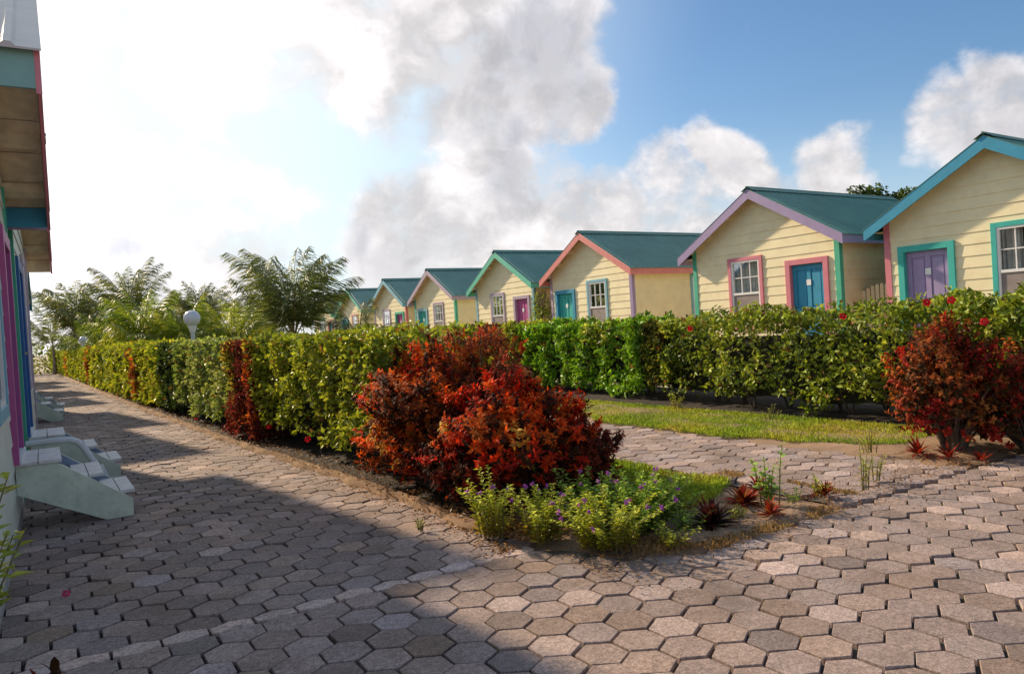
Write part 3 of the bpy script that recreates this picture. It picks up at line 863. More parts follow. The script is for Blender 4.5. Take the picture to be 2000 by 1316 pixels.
# bent white pipe between the two steps
b = MB()
pth = [(-0.20, 9.95, 0.66), (0.10, 9.95, 0.66), (0.22, 9.95, 0.655), (0.30, 9.95, 0.62), (0.36, 9.95, 0.54), (0.46, 9.95, 0.34), (0.50, 9.95, 0.26)]
b.tube(pth, 0.034, 0.04, 12); b.tube([(0.485, 9.95, 0.30), (0.54, 9.95, 0.16), (0.55, 9.95, 0.0)], 0.062, 0.055, 14)
b.tube([(0.55, 9.95, 0.03), (0.55, 9.95, -0.02)], 0.075, 0.075, 14)
tag(b.build('drain_pipe', mat('white_plastic', (0.78, 0.78, 0.78), 0.45, 0.08, 5), smooth=False), 'bent white pipe from the cottage wall down to the paving between the near steps', 'pipe')

# ------------------------------------------------------------------ hedges
def hedge(name, label, y0, y1, xin, xout, hz, dens, lsize, pal, zlo=(0.15, 0.45), seed=0, spots=None, group=None, front=-1, sides=('front', 'top', 'back'), lump=0.16, ends=True, matl=None, core=True, cat='hedge', flowers=0, axis_up=0.5, stems=True, aspect=0.62):
    """hedge running along y between functions xin(y) (path side) and xout(y)"""
    h = empty(name, ((xin(y0)+xout(y0))/2, (y0+y1)/2, 0), 0, label, cat, group)
    inv = -Vector(h.location)
    inv = np.array(inv)
    Lg = y1-y0; Pn = []; Nn = []
    vx = np.vectorize(xin); vo = np.vectorize(xout)
    def zlof(y, k): return zlo[0]+(zlo[1]-zlo[0])*vnoise(np.stack([y*0+k, y*1.3, y*0], 1), seed+40)
    for s in ('in', 'out'):
        n = int(dens*Lg*hz*(1.0 if (s == 'in') else 0.6)) if not callable(dens) else int(dens(y0)*Lg*hz*(1.0 if s == 'in' else .6))
        y = rng.uniform(y0, y1, n)
        if y1 > 3*abs(y0): 
            y = y0*(y1/y0)**rng.random(n)
        zl = zlof(y, 0 if s == 'in' else 7)
        z = zl+(hz-zl)*rng.random(n)
        x = vx(y) if s == 'in' else vo(y)
        Pn.append(np.stack([x, y, z], 1)); Nn.append(np.tile([(-1, 0, .25) if s == 'in' else (1, 0, .25)], (n, 1)))
    wmean = abs(xout((y0+y1)/2)-xin((y0+y1)/2))
    n = int((dens if not callable(dens) else dens(y0))*Lg*wmean*1.1)
    y = rng.uniform(y0, y1, n) if y1 <= 3*abs(y0) else y0*(y1/y0)**rng.random(n)
    u = rng.random(n); x = vx(y)*(1-u)+vo(y)*u
    Pn.append(np.stack([x, y, np.full(n, hz)], 1)); Nn.append(np.tile([(0, 0, 1)], (n, 1)))
    if ends:
        for ye, sg in ((y0, -1), (y1, 1)):
            n = int((dens if not callable(dens) else dens(ye))*wmean*hz)
            u = rng.random(n); zl = zlo[1]; z = zl+(hz-zl)*rng.random(n)
            yy = np.full(n, ye); Pn.append(np.stack([vx(yy)*(1-u)+vo(yy)*u, yy, z], 1)); Nn.append(np.tile([(0, sg, .25)], (n, 1)))
    P = np.concatenate(Pn).astype(float); N = nrm(np.concatenate(Nn).astype(float))
    n = len(P)
    lumpn = vnoise(P*2.0, seed)*0.5+vnoise(P*5.5, seed+1)*0.5
    depth = -rng.exponential(0.07, n)
    P = P+N*((lumpn-0.62)*lump*2.6+depth)[:, None]+rng.normal(0, .015, (n, 3))
    # holes : thin the deepest hollows
    keep = rng.random(n) < np.clip((lumpn-0.24)*4.0, 0.08, 1)
    P, N, lumpn = P[keep], N[keep], lumpn[keep]; n = len(P)
    dist = np.hypot(P[:, 0], P[:, 1])
    A = nrm(N*0.6+rdir(n)*1.1+np.array([0, 0, axis_up-0.35]))
    Nl = nrm(rdir(n)*0.95+N*0.6+np.array([0, 0, 0.7]))
    sc = lsize*1.12*np.clip(dist/14, 0.95, 2.6)*rng.uniform(0.65, 1.25, n)
    t = np.clip(vnoise(P*2.3, seed+5)*0.55+vnoise(P*9, seed+6)*0.25+rng.random(n)*0.42-0.1, 0, 1)
    cols = pick(pal, t, 0.22)
    kb = rng.random(n) < 0.05; cols[kb] = pick([(0.10, 0.05, 0.02), (0.30, 0.16, 0.05)], rng.random(kb.sum()), .2)
    if spots:
        for (sy, sz, sr, sp) in spots:
            d = np.hypot(P[:, 1]-sy, P[:, 2]-sz)/sr
            k = (d < 1)*(rng.random(n) < 1.15-d) > 0
            cols[k] = pick(sp, rng.random(k.sum()), 0.2)
    V, F, c = leaves(P, A, Nl, sc, sc*aspect, cols, 0.22, 0.18)
    np_mesh('foliage', V+inv, F, c, matl or M_leaf, h)
    # lumpy dark core, painted as the shade inside the hedge
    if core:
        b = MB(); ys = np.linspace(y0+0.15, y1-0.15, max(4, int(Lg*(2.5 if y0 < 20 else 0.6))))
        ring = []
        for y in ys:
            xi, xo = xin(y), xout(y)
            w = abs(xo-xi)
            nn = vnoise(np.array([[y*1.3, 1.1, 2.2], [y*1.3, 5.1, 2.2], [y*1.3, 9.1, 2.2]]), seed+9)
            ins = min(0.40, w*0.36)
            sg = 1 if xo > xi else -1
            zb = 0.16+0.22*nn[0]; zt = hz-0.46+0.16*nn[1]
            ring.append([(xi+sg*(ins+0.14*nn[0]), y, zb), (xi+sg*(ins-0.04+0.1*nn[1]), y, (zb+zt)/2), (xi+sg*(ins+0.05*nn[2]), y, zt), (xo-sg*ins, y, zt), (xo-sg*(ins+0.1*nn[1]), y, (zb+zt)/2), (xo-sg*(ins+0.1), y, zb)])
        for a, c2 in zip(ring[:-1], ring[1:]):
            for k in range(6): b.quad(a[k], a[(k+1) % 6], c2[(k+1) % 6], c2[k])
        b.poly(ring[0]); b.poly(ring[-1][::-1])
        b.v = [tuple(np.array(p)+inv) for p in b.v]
        b.build('inner_shade_core', M_core, h)
    if stems:
        b = MB(); ns = int(min(Lg, 26)*2.2)
        for k in range(ns):
            y = y0+0.15+(min(Lg, 26)-0.3)*k/ns+random.uniform(-.1, .1)
            u = random.uniform(0.3, 0.7); xb_ = xin(y)*(1-u)+xout(y)*u
            for q in range(random.choice((2, 3, 3))):
                ex = xb_+random.uniform(-.4, .4); ey = y+random.uniform(-.45, .45); ez = random.uniform(0.7, 1.2)
                b.tube([(xb_, y, -0.02), ((xb_*2+ex)/3+random.uniform(-.04, .04), (y*2+ey)/3, ez*0.4), (ex, ey, ez)], 0.02, 0.009, 5, cap=False)
        b.v = [tuple(np.array(p)+inv) for p in b.v]
        b.build('stems', M_bark, h)
    return h

GREENY = [(0.06, 0.085, 0.015), (0.16, 0.21, 0.022), (0.31, 0.38, 0.035), (0.45, 0.49, 0.055), (0.60, 0.60, 0.13)]
VARIEG = [(0.07, 0.115, 0.03), (0.17, 0.24, 0.055), (0.29, 0.37, 0.09), (0.45, 0.49, 0.19), (0.56, 0.56, 0.30)]
YELLOW = [(0.08, 0.12, 0.015), (0.20, 0.27, 0.025), (0.34, 0.40, 0.035), (0.48, 0.50, 0.05), (0.56, 0.50, 0.09)]
DARKG = [(0.02, 0.04, 0.01), (0.04, 0.075, 0.016), (0.075, 0.12, 0.022), (0.12, 0.18, 0.035)]
BRIGHT = [(0.07, 0.14, 0.012), (0.14, 0.28, 0.02), (0.22, 0.42, 0.028), (0.32, 0.50, 0.04)]
MIDG = [(0.05, 0.07, 0.012), (0.13, 0.18, 0.02), (0.24, 0.31, 0.03), (0.36, 0.42, 0.05), (0.50, 0.50, 0.12)]
REDD = [(0.05, 0.022, 0.02), (0.11, 0.028, 0.028), (0.17, 0.04, 0.035), (0.24, 0.08, 0.035)]
ORNG = [(0.16, 0.045, 0.014), (0.36, 0.10, 0.02), (0.52, 0.20, 0.03)]

lin = lambda y: kerb_x(y)+0.12
lout = lambda y: kerb_x(y)+1.45
hedge('hedge', 'yellow-green hibiscus hedge section on the left path touching the bright red shrub', 7.7, 12.05, lin, lambda y: kerb_x(y)+1.6, 1.68, 900, 0.075, GREENY, zlo=(0.20, 0.62), seed=1, lump=0.22)
hedge('croton_hedge', 'dark red croton section in the hedge beside the left path', 12.1, 13.6, lambda y: kerb_x(y)+0.05, lout, 1.68, 1300, 0.075, REDD, zlo=(0.02, 0.12), seed=2, matl=M_croton, spots=[(12.3, 1.2, 0.3, ORNG), (12.35, 0.45, 0.3, ORNG), (13.5, 1.3, .5, GREENY), (13.3, .9, .3, MIDG), (12.2, 1.6, .3, GREENY)], aspect=0.45)
hedge('hedge', 'pale variegated hedge section just beyond the dark red croton section', 13.65, 18.4, lin, lout, 1.70, 700, 0.075, VARIEG, zlo=(0.2, 0.42), seed=3)
hedge('hedge', 'dark green leafy section between paler parts of the left hedge', 18.45, 20.6, lambda y: kerb_x(y)+0.12, lout, 1.70, 620, 0.08, DARKG, zlo=(0.08, 0.25), seed=4)
sp = []
for yy in (25.0, 41, 60): sp.append((yy, 0.7, 1.0 if yy < 40 else 1.6, ORNG)); sp.append((yy+0.4, 1.3, 0.6, ORNG))
hedge('hedge', 'long clipped yellow-green hedge running away along the left path to the palms', 20.65, 86, lin, lout, 1.72, 330, 0.085, YELLOW, zlo=(0.1, 0.3), seed=5, spots=sp)

rin = lambda y: float(np.interp(y, [2, 6, 8, 11, 14, 60], [9.3, 9.35, 9.4, 9.75, 10.0, 10.2]))
rout = lambda y: rin(y)+1.25
hedge('hedge', 'green hibiscus hedge in front of the two nearest cottages, bare stems below', 2.3, 10.15, rin, rout, 1.60, 880, 0.085, MIDG, zlo=(0.10, 0.48), seed=6, lump=0.26, spots=[(9.7, 0.9, 0.4, DARKG), (3.2, 1.2, .8, BRIGHT)])
hedge('hedge', 'bright fresh green hedge section right behind the big red shrub', 10.9, 15.5, rin, rout, 1.62, 760, 0.085, BRIGHT, zlo=(0.08, 0.3), seed=7, lump=0.24, spots=[(12.3, 1.4, .5, GREENY)])
hedge('croton_hedge', 'dark croton with red stems filling the gap between two green hedge sections on the right', 10.2, 10.85, lambda y: rin(y)+0.12, lambda y: rout(y)-.1, 1.55, 800, 0.08, DARKG+REDD[:2], zlo=(0.2, 0.4), seed=8, matl=M_croton, lump=.2)
hedge('hedge', 'green hedge continuing behind the right lawn toward the palms, with orange clumps', 15.55, 58, rin, rout, 1.66, 300, 0.09, GREENY, zlo=(0.2, 0.4), seed=10, spots=[(22, 1.4, .8, ORNG), (17, 1.5, .6, REDD)])

# hibiscus flowers on the hedges
def flower(loc, label, r=0.05, col=(0.62, 0.012, 0.02), grp='red hibiscus flowers on the hedges'):
    n = 5
    a = np.arange(n)*2*math.pi/n+random.random()
    face = Vector((-loc[0], -loc[1], EYE-loc[2])).normalized()+Vector((random.uniform(-.4, .4), random.uniform(-.4, .4), random.uniform(0, .5)))
    face.normalize(); u = face.orthogonal().normalized(); v = face.cross(u)
    A = np.array([np.array(u*math.cos(t)+v*math.sin(t)+face*0.45) for t in a]); N = np.tile(np.array(face), (n, 1))
    V, F, c = blades(np.tile([0, 0, 0], (n, 1)).astype(float), A, N, np.full(n, r*1.15), np.full(n, r*1.25), np.tile(col, (n, 1))*rng.uniform(.8, 1.2, (n, 1)), 0.9)
    o = np_mesh('flower', V, F, c, M_petal); o.location = loc
    tag(o, label, 'flower', grp)
    b = MB(); b.tube([(0, 0, 0), tuple(face*r*0.8)], 0.006, 0.004, 5); b.build('stamen', mat('stamen', (0.6, 0.35, 0.1), 0.6, 0.1), o)

# ------------------------------------------------------------------ crotons (rosette shrubs)
def rosette_bush(name, label, loc, rad, pal_fn, n_ros, leafL, seed, cat='shrub', group=None, zbase=0.0, nleaf=10, W=0.35, curl=0.9):
    """rad=(rx,ry,h): crown is a lumpy half-ellipsoid standing on the ground"""
    b_ = empty(name, loc, 0, label, cat, group)
    rx, ry, h = rad
    d = rdir(n_ros*2, 0.25); d = d[d[:, 2] > -0.62][:n_ros]; n = len(d)
    # gnarled crown radius
    d = d[(vnoise(d*4.2+1, seed+20) > 0.30) | (rng.random(n) < .35)]; n = len(d)
    q = 1.0+0.40*(vnoise(d*2.1+7, seed)-0.5)*2+0.26*(vnoise(d*5.5, seed+1)-0.5)*2
    r = q*(1-0.55*rng.random(n)**2.6)
    P = d*r[:, None]*np.array([rx, ry, h*0.54]); P[:, 2] += h*0.52
    P[:, 2] = np.maximum(P[:, 2], 0.10+0.15*rng.random(n))
    out = nrm(d*np.array([1, 1, 0.9])+np.array([0, 0, 0.45]))
    hue = pal_fn(P, d, seed)
    PP = np.repeat(P, nleaf, 0); OO = np.repeat(out, nleaf, 0)
    k = len(PP)
    side = rdir(k); side = nrm(side-OO*(side*OO).sum(1, keepdims=True))
    w = rng.uniform(0.3, 1.0, (k, 1))
    A = nrm(OO*(1.15-w)+side*w+np.array([0, 0, .1])); N = nrm(OO*1.0-side*0.4+rdir(k)*0.35)
    PP = PP+OO*rng.uniform(-0.07, 0.05, (k, 1))
    L = leafL*rng.uniform(0.6, 1.25, k)
    cols = np.repeat(hue, nleaf, 0)*(1+rng.normal(0, 0.22, (k, 1)))*(1+rng.normal(0, 0.1, (k, 3)))
    V, F, c = blades(PP, A, N, L, L*W*rng.uniform(.8, 1.2, k), np.clip(cols, 0.004, 0.9), rng.uniform(0.1, curl*1.6, k))
    np_mesh('foliage', V, F, c, M_croton, b_)
    # stems to the rosettes
    b = MB()
    for i in range(0, n, max(1, n//70)):
        p = P[i]; s0 = (random.uniform(-.15, .15)*rx, random.uniform(-.15, .15)*ry, -0.02)
        b.tube([s0, (s0[0]*.6+p[0]*0.35, s0[1]*.6+p[1]*0.35, p[2]*0.45), tuple(p)], 0.022, 0.006, 5, cap=False)
    b.build('stems', M_bark, b_)
    # shadowed inner leaves
    return b_
def palmix(P, seed, sc, stops, jit=0.16, dark=0.2, dcol=(0.05, 0.02, 0.012)):
    t = np.clip((vnoise(P*sc+3, seed+2)*0.6+vnoise(P*sc*2.7+9, seed+4)*0.4-0.2)/0.6, 0, 1)+rng.normal(0, .07, len(P))
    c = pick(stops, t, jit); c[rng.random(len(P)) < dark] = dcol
    return c
def pal_fire(P, d, seed):
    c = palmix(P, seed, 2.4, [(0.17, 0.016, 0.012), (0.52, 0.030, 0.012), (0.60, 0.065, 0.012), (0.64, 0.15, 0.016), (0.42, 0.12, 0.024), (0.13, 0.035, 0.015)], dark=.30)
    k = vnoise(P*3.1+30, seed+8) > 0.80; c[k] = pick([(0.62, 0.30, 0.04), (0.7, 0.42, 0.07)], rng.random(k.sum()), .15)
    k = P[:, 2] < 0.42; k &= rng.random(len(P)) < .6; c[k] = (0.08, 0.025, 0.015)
    return c
def pal_wine(P, d, seed):
    return palmix(P, seed, 2.6, [(0.24, 0.018, 0.018), (0.36, 0.03, 0.022), (0.22, 0.05, 0.02), (0.36, 0.12, 0.03), (0.14, 0.05, 0.02)], dark=.32, dcol=(0.06, 0.035, 0.015))
def pal_brown(P, d, seed):
    return palmix(P, seed, 2.4, [(0.42, 0.045, 0.02), (0.34, 0.075, 0.03), (0.26, 0.09, 0.035), (0.42, 0.15, 0.045), (0.20, 0.07, 0.03)], dark=.22)
def pal_dark(P, d, seed):
    return palmix(P, seed, 3, [(0.09, 0.025, 0.018), (0.17, 0.03, 0.018), (0.30, 0.04, 0.018), (0.06, 0.06, 0.02)], dark=.35, dcol=(0.035, 0.02, 0.012))
def pal_dark2(P, d, seed):
    return palmix(P, seed, 3, [(0.26, 0.025, 0.018), (0.16, 0.03, 0.018), (0.38, 0.08, 0.02)], dark=.32)
CG = 'red and orange croton shrubs'
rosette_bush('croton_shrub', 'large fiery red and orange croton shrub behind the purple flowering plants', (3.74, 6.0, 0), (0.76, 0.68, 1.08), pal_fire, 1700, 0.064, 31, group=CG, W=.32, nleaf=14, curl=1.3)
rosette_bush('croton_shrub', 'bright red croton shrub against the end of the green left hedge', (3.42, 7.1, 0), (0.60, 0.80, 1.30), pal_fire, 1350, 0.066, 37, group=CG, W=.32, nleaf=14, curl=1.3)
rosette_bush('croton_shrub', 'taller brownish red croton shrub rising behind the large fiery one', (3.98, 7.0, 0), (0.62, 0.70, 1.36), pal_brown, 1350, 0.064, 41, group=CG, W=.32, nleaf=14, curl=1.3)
rosette_bush('croton_shrub', 'low dark red croton clump trailing under the fiery shrubs by the kerb', (3.34, 6.5, 0), (0.36, 1.15, 0.66), pal_dark, 560, 0.075, 43, group=CG, W=.3)
rosette_bush('croton_shrub', 'small reddish croton reaching out to the right over the grass patch', (4.30, 5.75, 0), (0.40, 0.46, 0.62), pal_dark2, 520, 0.064, 44, group=CG, W=.32, nleaf=14, curl=1.3)
rosette_bush('croton_shrub', 'wine red croton shrub with curled leaves standing before the right hedge', (8.18, 4.2, 0), (0.54, 0.54, 1.26), pal_wine, 1350, 0.05, 58, group=CG, curl=1.6, W=.5, nleaf=12)
rosette_bush('croton_shrub', 'reddish green croton shrub at the right picture edge behind the wine red one', (8.75, 3.7, 0), (0.55, 0.5, 1.0), pal_wine, 700, 0.06, 48, group=CG, curl=1.6, W=.5, nleaf=12)

# ------------------------------------------------------------------ small plants
def spiky(loc, r, n, label, pal, grp='spiky red rosette plants'):
    A = rdir(n, 0.9); A[:, 2] = np.abs(A[:, 2])*0.8+0.15
    A = nrm(A); N = nrm(np.array([0, 0, 1.0])-A*A[:, 2:3]+rdir(n)*0.05)
    P = A*0.02; L = r*rng.uniform(0.6, 1.1, n)
    V, F, c = blades(P, A, N, L, np.full(n, r*0.17), pick(pal, rng.random(n), 0.2), rng.uniform(0.1, 0.8, n))
    o = np_mesh('spiky_plant', V, F, c, M_croton); o.location = loc
    tag(o, label, 'plant', grp)
SP = [(0.05, 0.02, 0.015), (0.22, 0.03, 0.02), (0.36, 0.05, 0.02), (0.30, 0.14, 0.04)]
spiky((4.87, 4.22, 0.03), 0.20, 70, 'bright red spiky rosette beside the tall heart-leaved weed', SP)
spiky((4.75, 3.86, 0.03), 0.15, 50, 'small orange-red spiky rosette at the kerb of the sandy bed', SP)
spiky((4.22, 3.98, 0.03), 0.22, 80, 'dark maroon spiky rosette at the right end of the purple flowering plants', [(0.02, 0.01, 0.01), (0.06, 0.02, 0.02), (0.10, 0.03, 0.02)])
spiky((5.35, 4.45, 0.03), 0.18, 50, 'dull red spiky rosette behind the tall heart-leaved weed', SP[:3])
spiky((5.55, 3.92, 0.03), 0.13, 40, 'small red spiky rosette half covered by a yellow-green weed', SP[:3])
spiky((7.72, 4.32, 0.03), 0.20, 34, 'sparse dark red spiky plant left of the wine red shrub', SP[:3])
spiky((7.72, 4.0, 0.03), 0.16, 34, 'small dark red spiky plant right under the wine red shrub', SP[:3])
spiky((7.75, 3.72, 0.03), 0.14, 30, 'small dark red spiky plant at the paving edge near the right picture edge', SP[:3])

def sprig_plant(name, loc, nst, H, spread, label, pal, leafL, nl, cat='plant', hmin=0.6, grp=None, fl=0, flcol=(0.36, 0.10, 0.45), W=0.5, lean=(0, 0), roundleaf=False, leaf_from=0.15):
    o = empty(name, loc, 0, label, cat, grp)
    sb = MB(); Ps = []; As = []; Ns = []; Cs = []; Ls = []; tips = []
    for s in range(nst):
        a = random.uniform(0, 2*math.pi); q = random.uniform(0.1, 1)**0.7*spread
        b0 = Vector((math.cos(a)*q*0.4, math.sin(a)*q*0.4, 0))
        hh = H*random.uniform(hmin, 1.05)*(1-0.25*q/max(spread, .01))
        tip = Vector((math.cos(a)*q+lean[0], math.sin(a)*q+lean[1], hh))
        mid = (b0+tip)/2+Vector((-math.cos(a)*q*0.15, -math.sin(a)*q*0.15, hh*0.08))
        path = [b0.lerp(mid, t) if t < 1 else mid for t in (0, 0.5, 1)]+[mid.lerp(tip, .5)+Vector((0, 0, .01)), tip]
        sb.tube([tuple(p) for p in path], 0.005+H*0.003, 0.002, 5, cap=False)
        tips.append(tip)
        for k in range(nl):
            u = leaf_from+(1-leaf_from)*k/nl
            p = path[0].lerp(path[2], u*2) if u < 0.5 else path[2].lerp(path[4], (u-0.5)*2)
            th = k*2.4+s; d = Vector((math.cos(th), math.sin(th), random.uniform(0.2, 0.9)))
            Ps.append(p); As.append(d); Ns.append((random.uniform(-.3, .3), random.uniform(-.3, .3), 1)); Ls.append(leafL*random.uniform(.6, 1.15)*(1-0.45*u)); Cs.append(min(1, 0.35*random.random()+0.65*u))
    P = np.array(Ps, float); A = np.array([tuple(a) for a in As]); N = np.array(Ns, float); L = np.array(Ls)
    cols = pick(pal, np.array(Cs), 0.18)
    if roundleaf: V, F, c = blades(P, A, N, L, L*0.95, cols, rng.uniform(.2, .7, len(L)))
    else: V, F, c = leaves(P, A, N, L, L*W, cols, .2, .2)
    np_mesh('foliage', V, F, c, M_leaf, o)
    sb.build('stems', mat('green_stem', (0.14, 0.12, 0.04), 0.7, 0.2, 20), o)
    for i in range(min(fl, len(tips))):
        t = np.array(tips[i])+rng.normal(0, .01, 3); m_ = 9
        A = rdir(m_, .6); V, F, c = leaves(np.tile(t, (m_, 1)), A, rdir(m_, .5), rng.uniform(.018, .032, m_), .02, np.tile(flcol, (m_, 1))*rng.uniform(.7, 1.4, (m_, 1)), .1, .1)
        np_mesh('blossom', V, F, c, M_petal, o)
    return o
YG = [(0.36, 0.20, 0.03), (0.38, 0.36, 0.035), (0.46, 0.54, 0.05), (0.62, 0.66, 0.08)]
YG2 = [(0.14, 0.16, 0.03), (0.20, 0.32, 0.04), (0.30, 0.48, 0.05), (0.46, 0.60, 0.08)]
FG = 'yellow-green flowering plants at the bed tip'
sprig_plant('flowering_plant', (2.93, 5.02, 0.01), 16, 0.60, 0.34, 'leftmost yellow-green flowering plant at the kerb corner, in front of the dark shrub base', YG, 0.074, 44, grp=FG, fl=5, leaf_from=.05)
sprig_plant('flowering_plant', (3.10, 4.62, 0.01), 22, 0.50, 0.34, 'upright yellow-green flowering plant second from the left at the bed tip', YG, 0.072, 44, grp=FG, fl=7, leaf_from=.05)
sprig_plant('flowering_plant', (3.40, 4.20, 0.01), 44, 0.46, 0.50, 'widest bushy yellow-green plant with purple blossoms at the very tip of the bed', YG, 0.072, 44, grp=FG, fl=14, leaf_from=.05)
sprig_plant('flowering_plant', (3.78, 4.32, 0.01), 36, 0.50, 0.44, 'dense green flowering plant just left of the dark maroon rosette', YG2, 0.074, 40, grp=FG, fl=9, leaf_from=.05)
sprig_plant('flowering_plant', (3.75, 4.85, 0.01), 26, 0.50, 0.42, 'greener flowering plant behind the widest one, near the grass patch', YG2, 0.077, 36, grp=FG, fl=6, leaf_from=.05)
sprig_plant('flowering_plant', (4.08, 4.42, 0.01), 26, 0.46, 0.36, 'green bushy flowering plant right behind the dark maroon rosette', YG2, 0.074, 34, grp=FG, fl=4, leaf_from=.05)
sprig_plant('broadleaf_weed', (3.70, 3.90, 0.0), 14, 0.20, 0.24, 'low yellow-green weed spreading over the paving edge at the front of the bed', YG, 0.055, 16, leaf_from=.05)
sprig_plant('broadleaf_weed', (4.05, 4.05, 0.0), 14, 0.26, 0.22, 'low green weed filling the ground left of the dark maroon rosette', YG2, 0.06, 16, leaf_from=.05)
sprig_plant('broadleaf_weed', (4.55, 4.02, 0.0), 9, 0.13, 0.16, 'sparse low weed on the sand between the maroon rosette and the orange-red rosette', YG, 0.045, 10)
sprig_plant('broadleaf_weed', (4.45, 4.55, 0.02), 8, 0.34, 0.25, 'low green weed between the grass patch and the maroon rosette', YG2, 0.08, 14, W=.7)
sprig_plant('tall_weed', (5.05, 4.12, 0.02), 5, 0.50, 0.14, 'lower bushy part of the heart-leaved weed among the red rosettes', YG2, 0.085, 12, roundleaf=True)
sprig_plant('tall_weed', (5.10, 4.06, 0.02), 1, 0.92, 0.06, 'tall thin weed with round leaves rising above the paved walk', YG2, 0.075, 16, roundleaf=True, lean=(0.08, 0.02))
sprig_plant('tall_weed', (6.0, 3.86, 0.02), 4, 0.42, 0.12, 'upright sparse yellow-green weed at the edge of the paved walk', YG, 0.055, 16)
sprig_plant('broadleaf_weed', (5.55, 3.98, 0.02), 7, 0.22, 0.14, 'small yellow-green weed growing beside a red rosette at the bed edge', YG, 0.05, 12)
sprig_plant('broadleaf_weed', (5.25, 4.0, 0.02), 6, 0.14, 0.14, 'tiny green weed between two red rosettes on the sand', YG2, 0.045, 9)
sprig_plant('tall_weed', (6.35, 3.98, 0.03), 5, 0.34, 0.14, 'leafy weed growing out of the paved walk, rightmost of the three weeds there', YG, 0.05, 14)
sprig_plant('broadleaf_weed', (7.55, 4.75, 0.03), 8, 0.28, 0.2, 'yellowish weed at the corner of the lawn beside the wine red shrub', YG, 0.05, 14)
sprig_plant('broadleaf_weed', (2.55, 5.6, 0.01), 5, 0.11, 0.10, 'tiny weed sprouting from the paving near the kerb', YG, 0.04, 8)
sprig_plant('broadleaf_weed', (9.0, 7.2, 0.02), 7, 0.28, 0.2, 'pale leafy weed at the foot of the right hedge beside the lawn', VARIEG, 0.05, 10)
sprig_plant('broadleaf_weed', (9.3, 9.4, 0.02), 9, 0.40, 0.22, 'yellow-green weed standing before the dark gap of the right hedge', YG, 0.07, 10)

# foreground plants at the left picture edge
sprig_plant('leafy_shrub', (-0.46, 3.1, 0), 8, 1.50, 0.12, 'leafy shrub poking in at the left picture edge, green leaves with reddish tips', [(0.16, 0.07, 0.03), (0.20, 0.22, 0.04), (0.32, 0.38, 0.05), (0.44, 0.44, 0.10)], 0.12, 16, W=.42, lean=(0.33, 0.0), leaf_from=.62, hmin=.7)
sprig_plant('leafy_shrub', (-0.46, 2.95, 0), 7, 0.72, 0.16, 'lower green shrub in the bottom left corner', [(0.06, 0.09, 0.02), (0.14, 0.22, 0.03), (0.25, 0.34, 0.04)], 0.12, 12, W=.5, lean=(0.25, 0), hmin=.6)
rosette_bush('croton_shrub', 'dark dusky croton in the shaded bottom left corner', (-0.33, 3.05, 0), (0.36, 0.36, 0.40), pal_dark, 150, 0.08, 53, group=CG)

# red flowers (true positions on the hedge faces)
FL = [((3.05+0.02, 9.35, 1.50), 'red hibiscus flower high on the near left hedge section'),
      ((3.10, 8.35, 1.45), 'small dark red flower near the top of the left hedge, close to the croton'),
      ((2.95, 9.9, 0.30), 'pink-red flower hanging low in the dark gap under the left hedge'),
      ((2.88, 11.6, 0.34), 'red flower low beside the dark red croton section'),
      ((2.70, 16.9, 0.12), 'red flower near the ground at the foot of the pale hedge section'),
      ((9.2, 8.9, 1.42), 'red hibiscus flower near the hedge top below the pink-gabled cottage side wall'),
      ((9.15, 6.05, 1.50), 'red hibiscus flower on the right hedge below the blue door'),
      ((9.1, 4.25, 1.36), 'red hibiscus flower on the right hedge near the right picture edge'),
      ((9.3, 5.0, 1.62), 'dark red flower on top of the right hedge in front of the lavender door'),
      ((9.3, 4.7, 1.63), 'small dark red flower on the hedge top right of the lavender door')]
for p, lab in FL: flower(p, lab, 0.048 if p[0] > 5 else 0.042)
for k, (x, y) in enumerate([(0.05, 5.9), (0.9, 21.0)]):
    flower((x, y, 0.02), ['fallen pink blossom lying on the paving near the left wall', 'fallen pink blossom lying far along the left path'][k], 0.025, (0.6, 0.08, 0.2), 'fallen blossoms')

# vine between two cottages, tree behind, picket gate ------------------------------
def leaf_blob(parts, n, size, pal, seed, mt, parent, inner=0.5):
    Ps = []; Ns = []
    for (c, r) in parts:
        k = int(n*r[0]*r[1])
        d = rdir(k, .15); rr = 1-inner*rng.random(k)**2
        q = 1+0.5*(vnoise(d*2.5+np.array(c), seed)-0.5)*2*0.5
        Ps.append(np.array(c)+d*(rr*q)[:, None]*np.array(r)); Ns.append(d)
    P = np.concatenate(Ps); N = np.concatenate(Ns); m_ = len(P)
    keep = vnoise(P*1.6+3, seed+3) > 0.28; P, N = P[keep], N[keep]; m_ = len(P)
    A = nrm(N*.5+rdir(m_)); Nl = nrm(rdir(m_)*.7+N*.5+np.array([0, 0, .6]))
    L = size*rng.uniform(.6, 1.3, m_)
    V, F, c = leaves(P, A, Nl, L, L*.6, pick(pal, np.clip(vnoise(P*2, seed+5)*.6+rng.random(m_)*.4, 0, 1), .18), .2, .2)
    return np_mesh('crown', V, F, c, mt, parent)
t = empty('climbing_shrub', (16.5, 23.75, 0), 0, 'straggly climbing shrub in the gap between the pink-gabled and mint-gabled cottages', 'shrub')
leaf_blob([((0, 0, 1.7), (.5, .45, .7)), ((0.1, .1, 2.5), (.3, .4, .5)), ((0, 0, 1.0), (.6, .5, .6))], 1800, 0.11, YELLOW[:4], 61, M_leaf, t)
b = MB(); 
for k in range(6): b.tube([(0, 0, 0), (random.uniform(-.2, .2), random.uniform(-.2, .2), 1.2), (random.uniform(-.4, .4), random.uniform(-.6, .6), 3.0)], .03, .01, 5)
b.build('stems', M_bark, t)

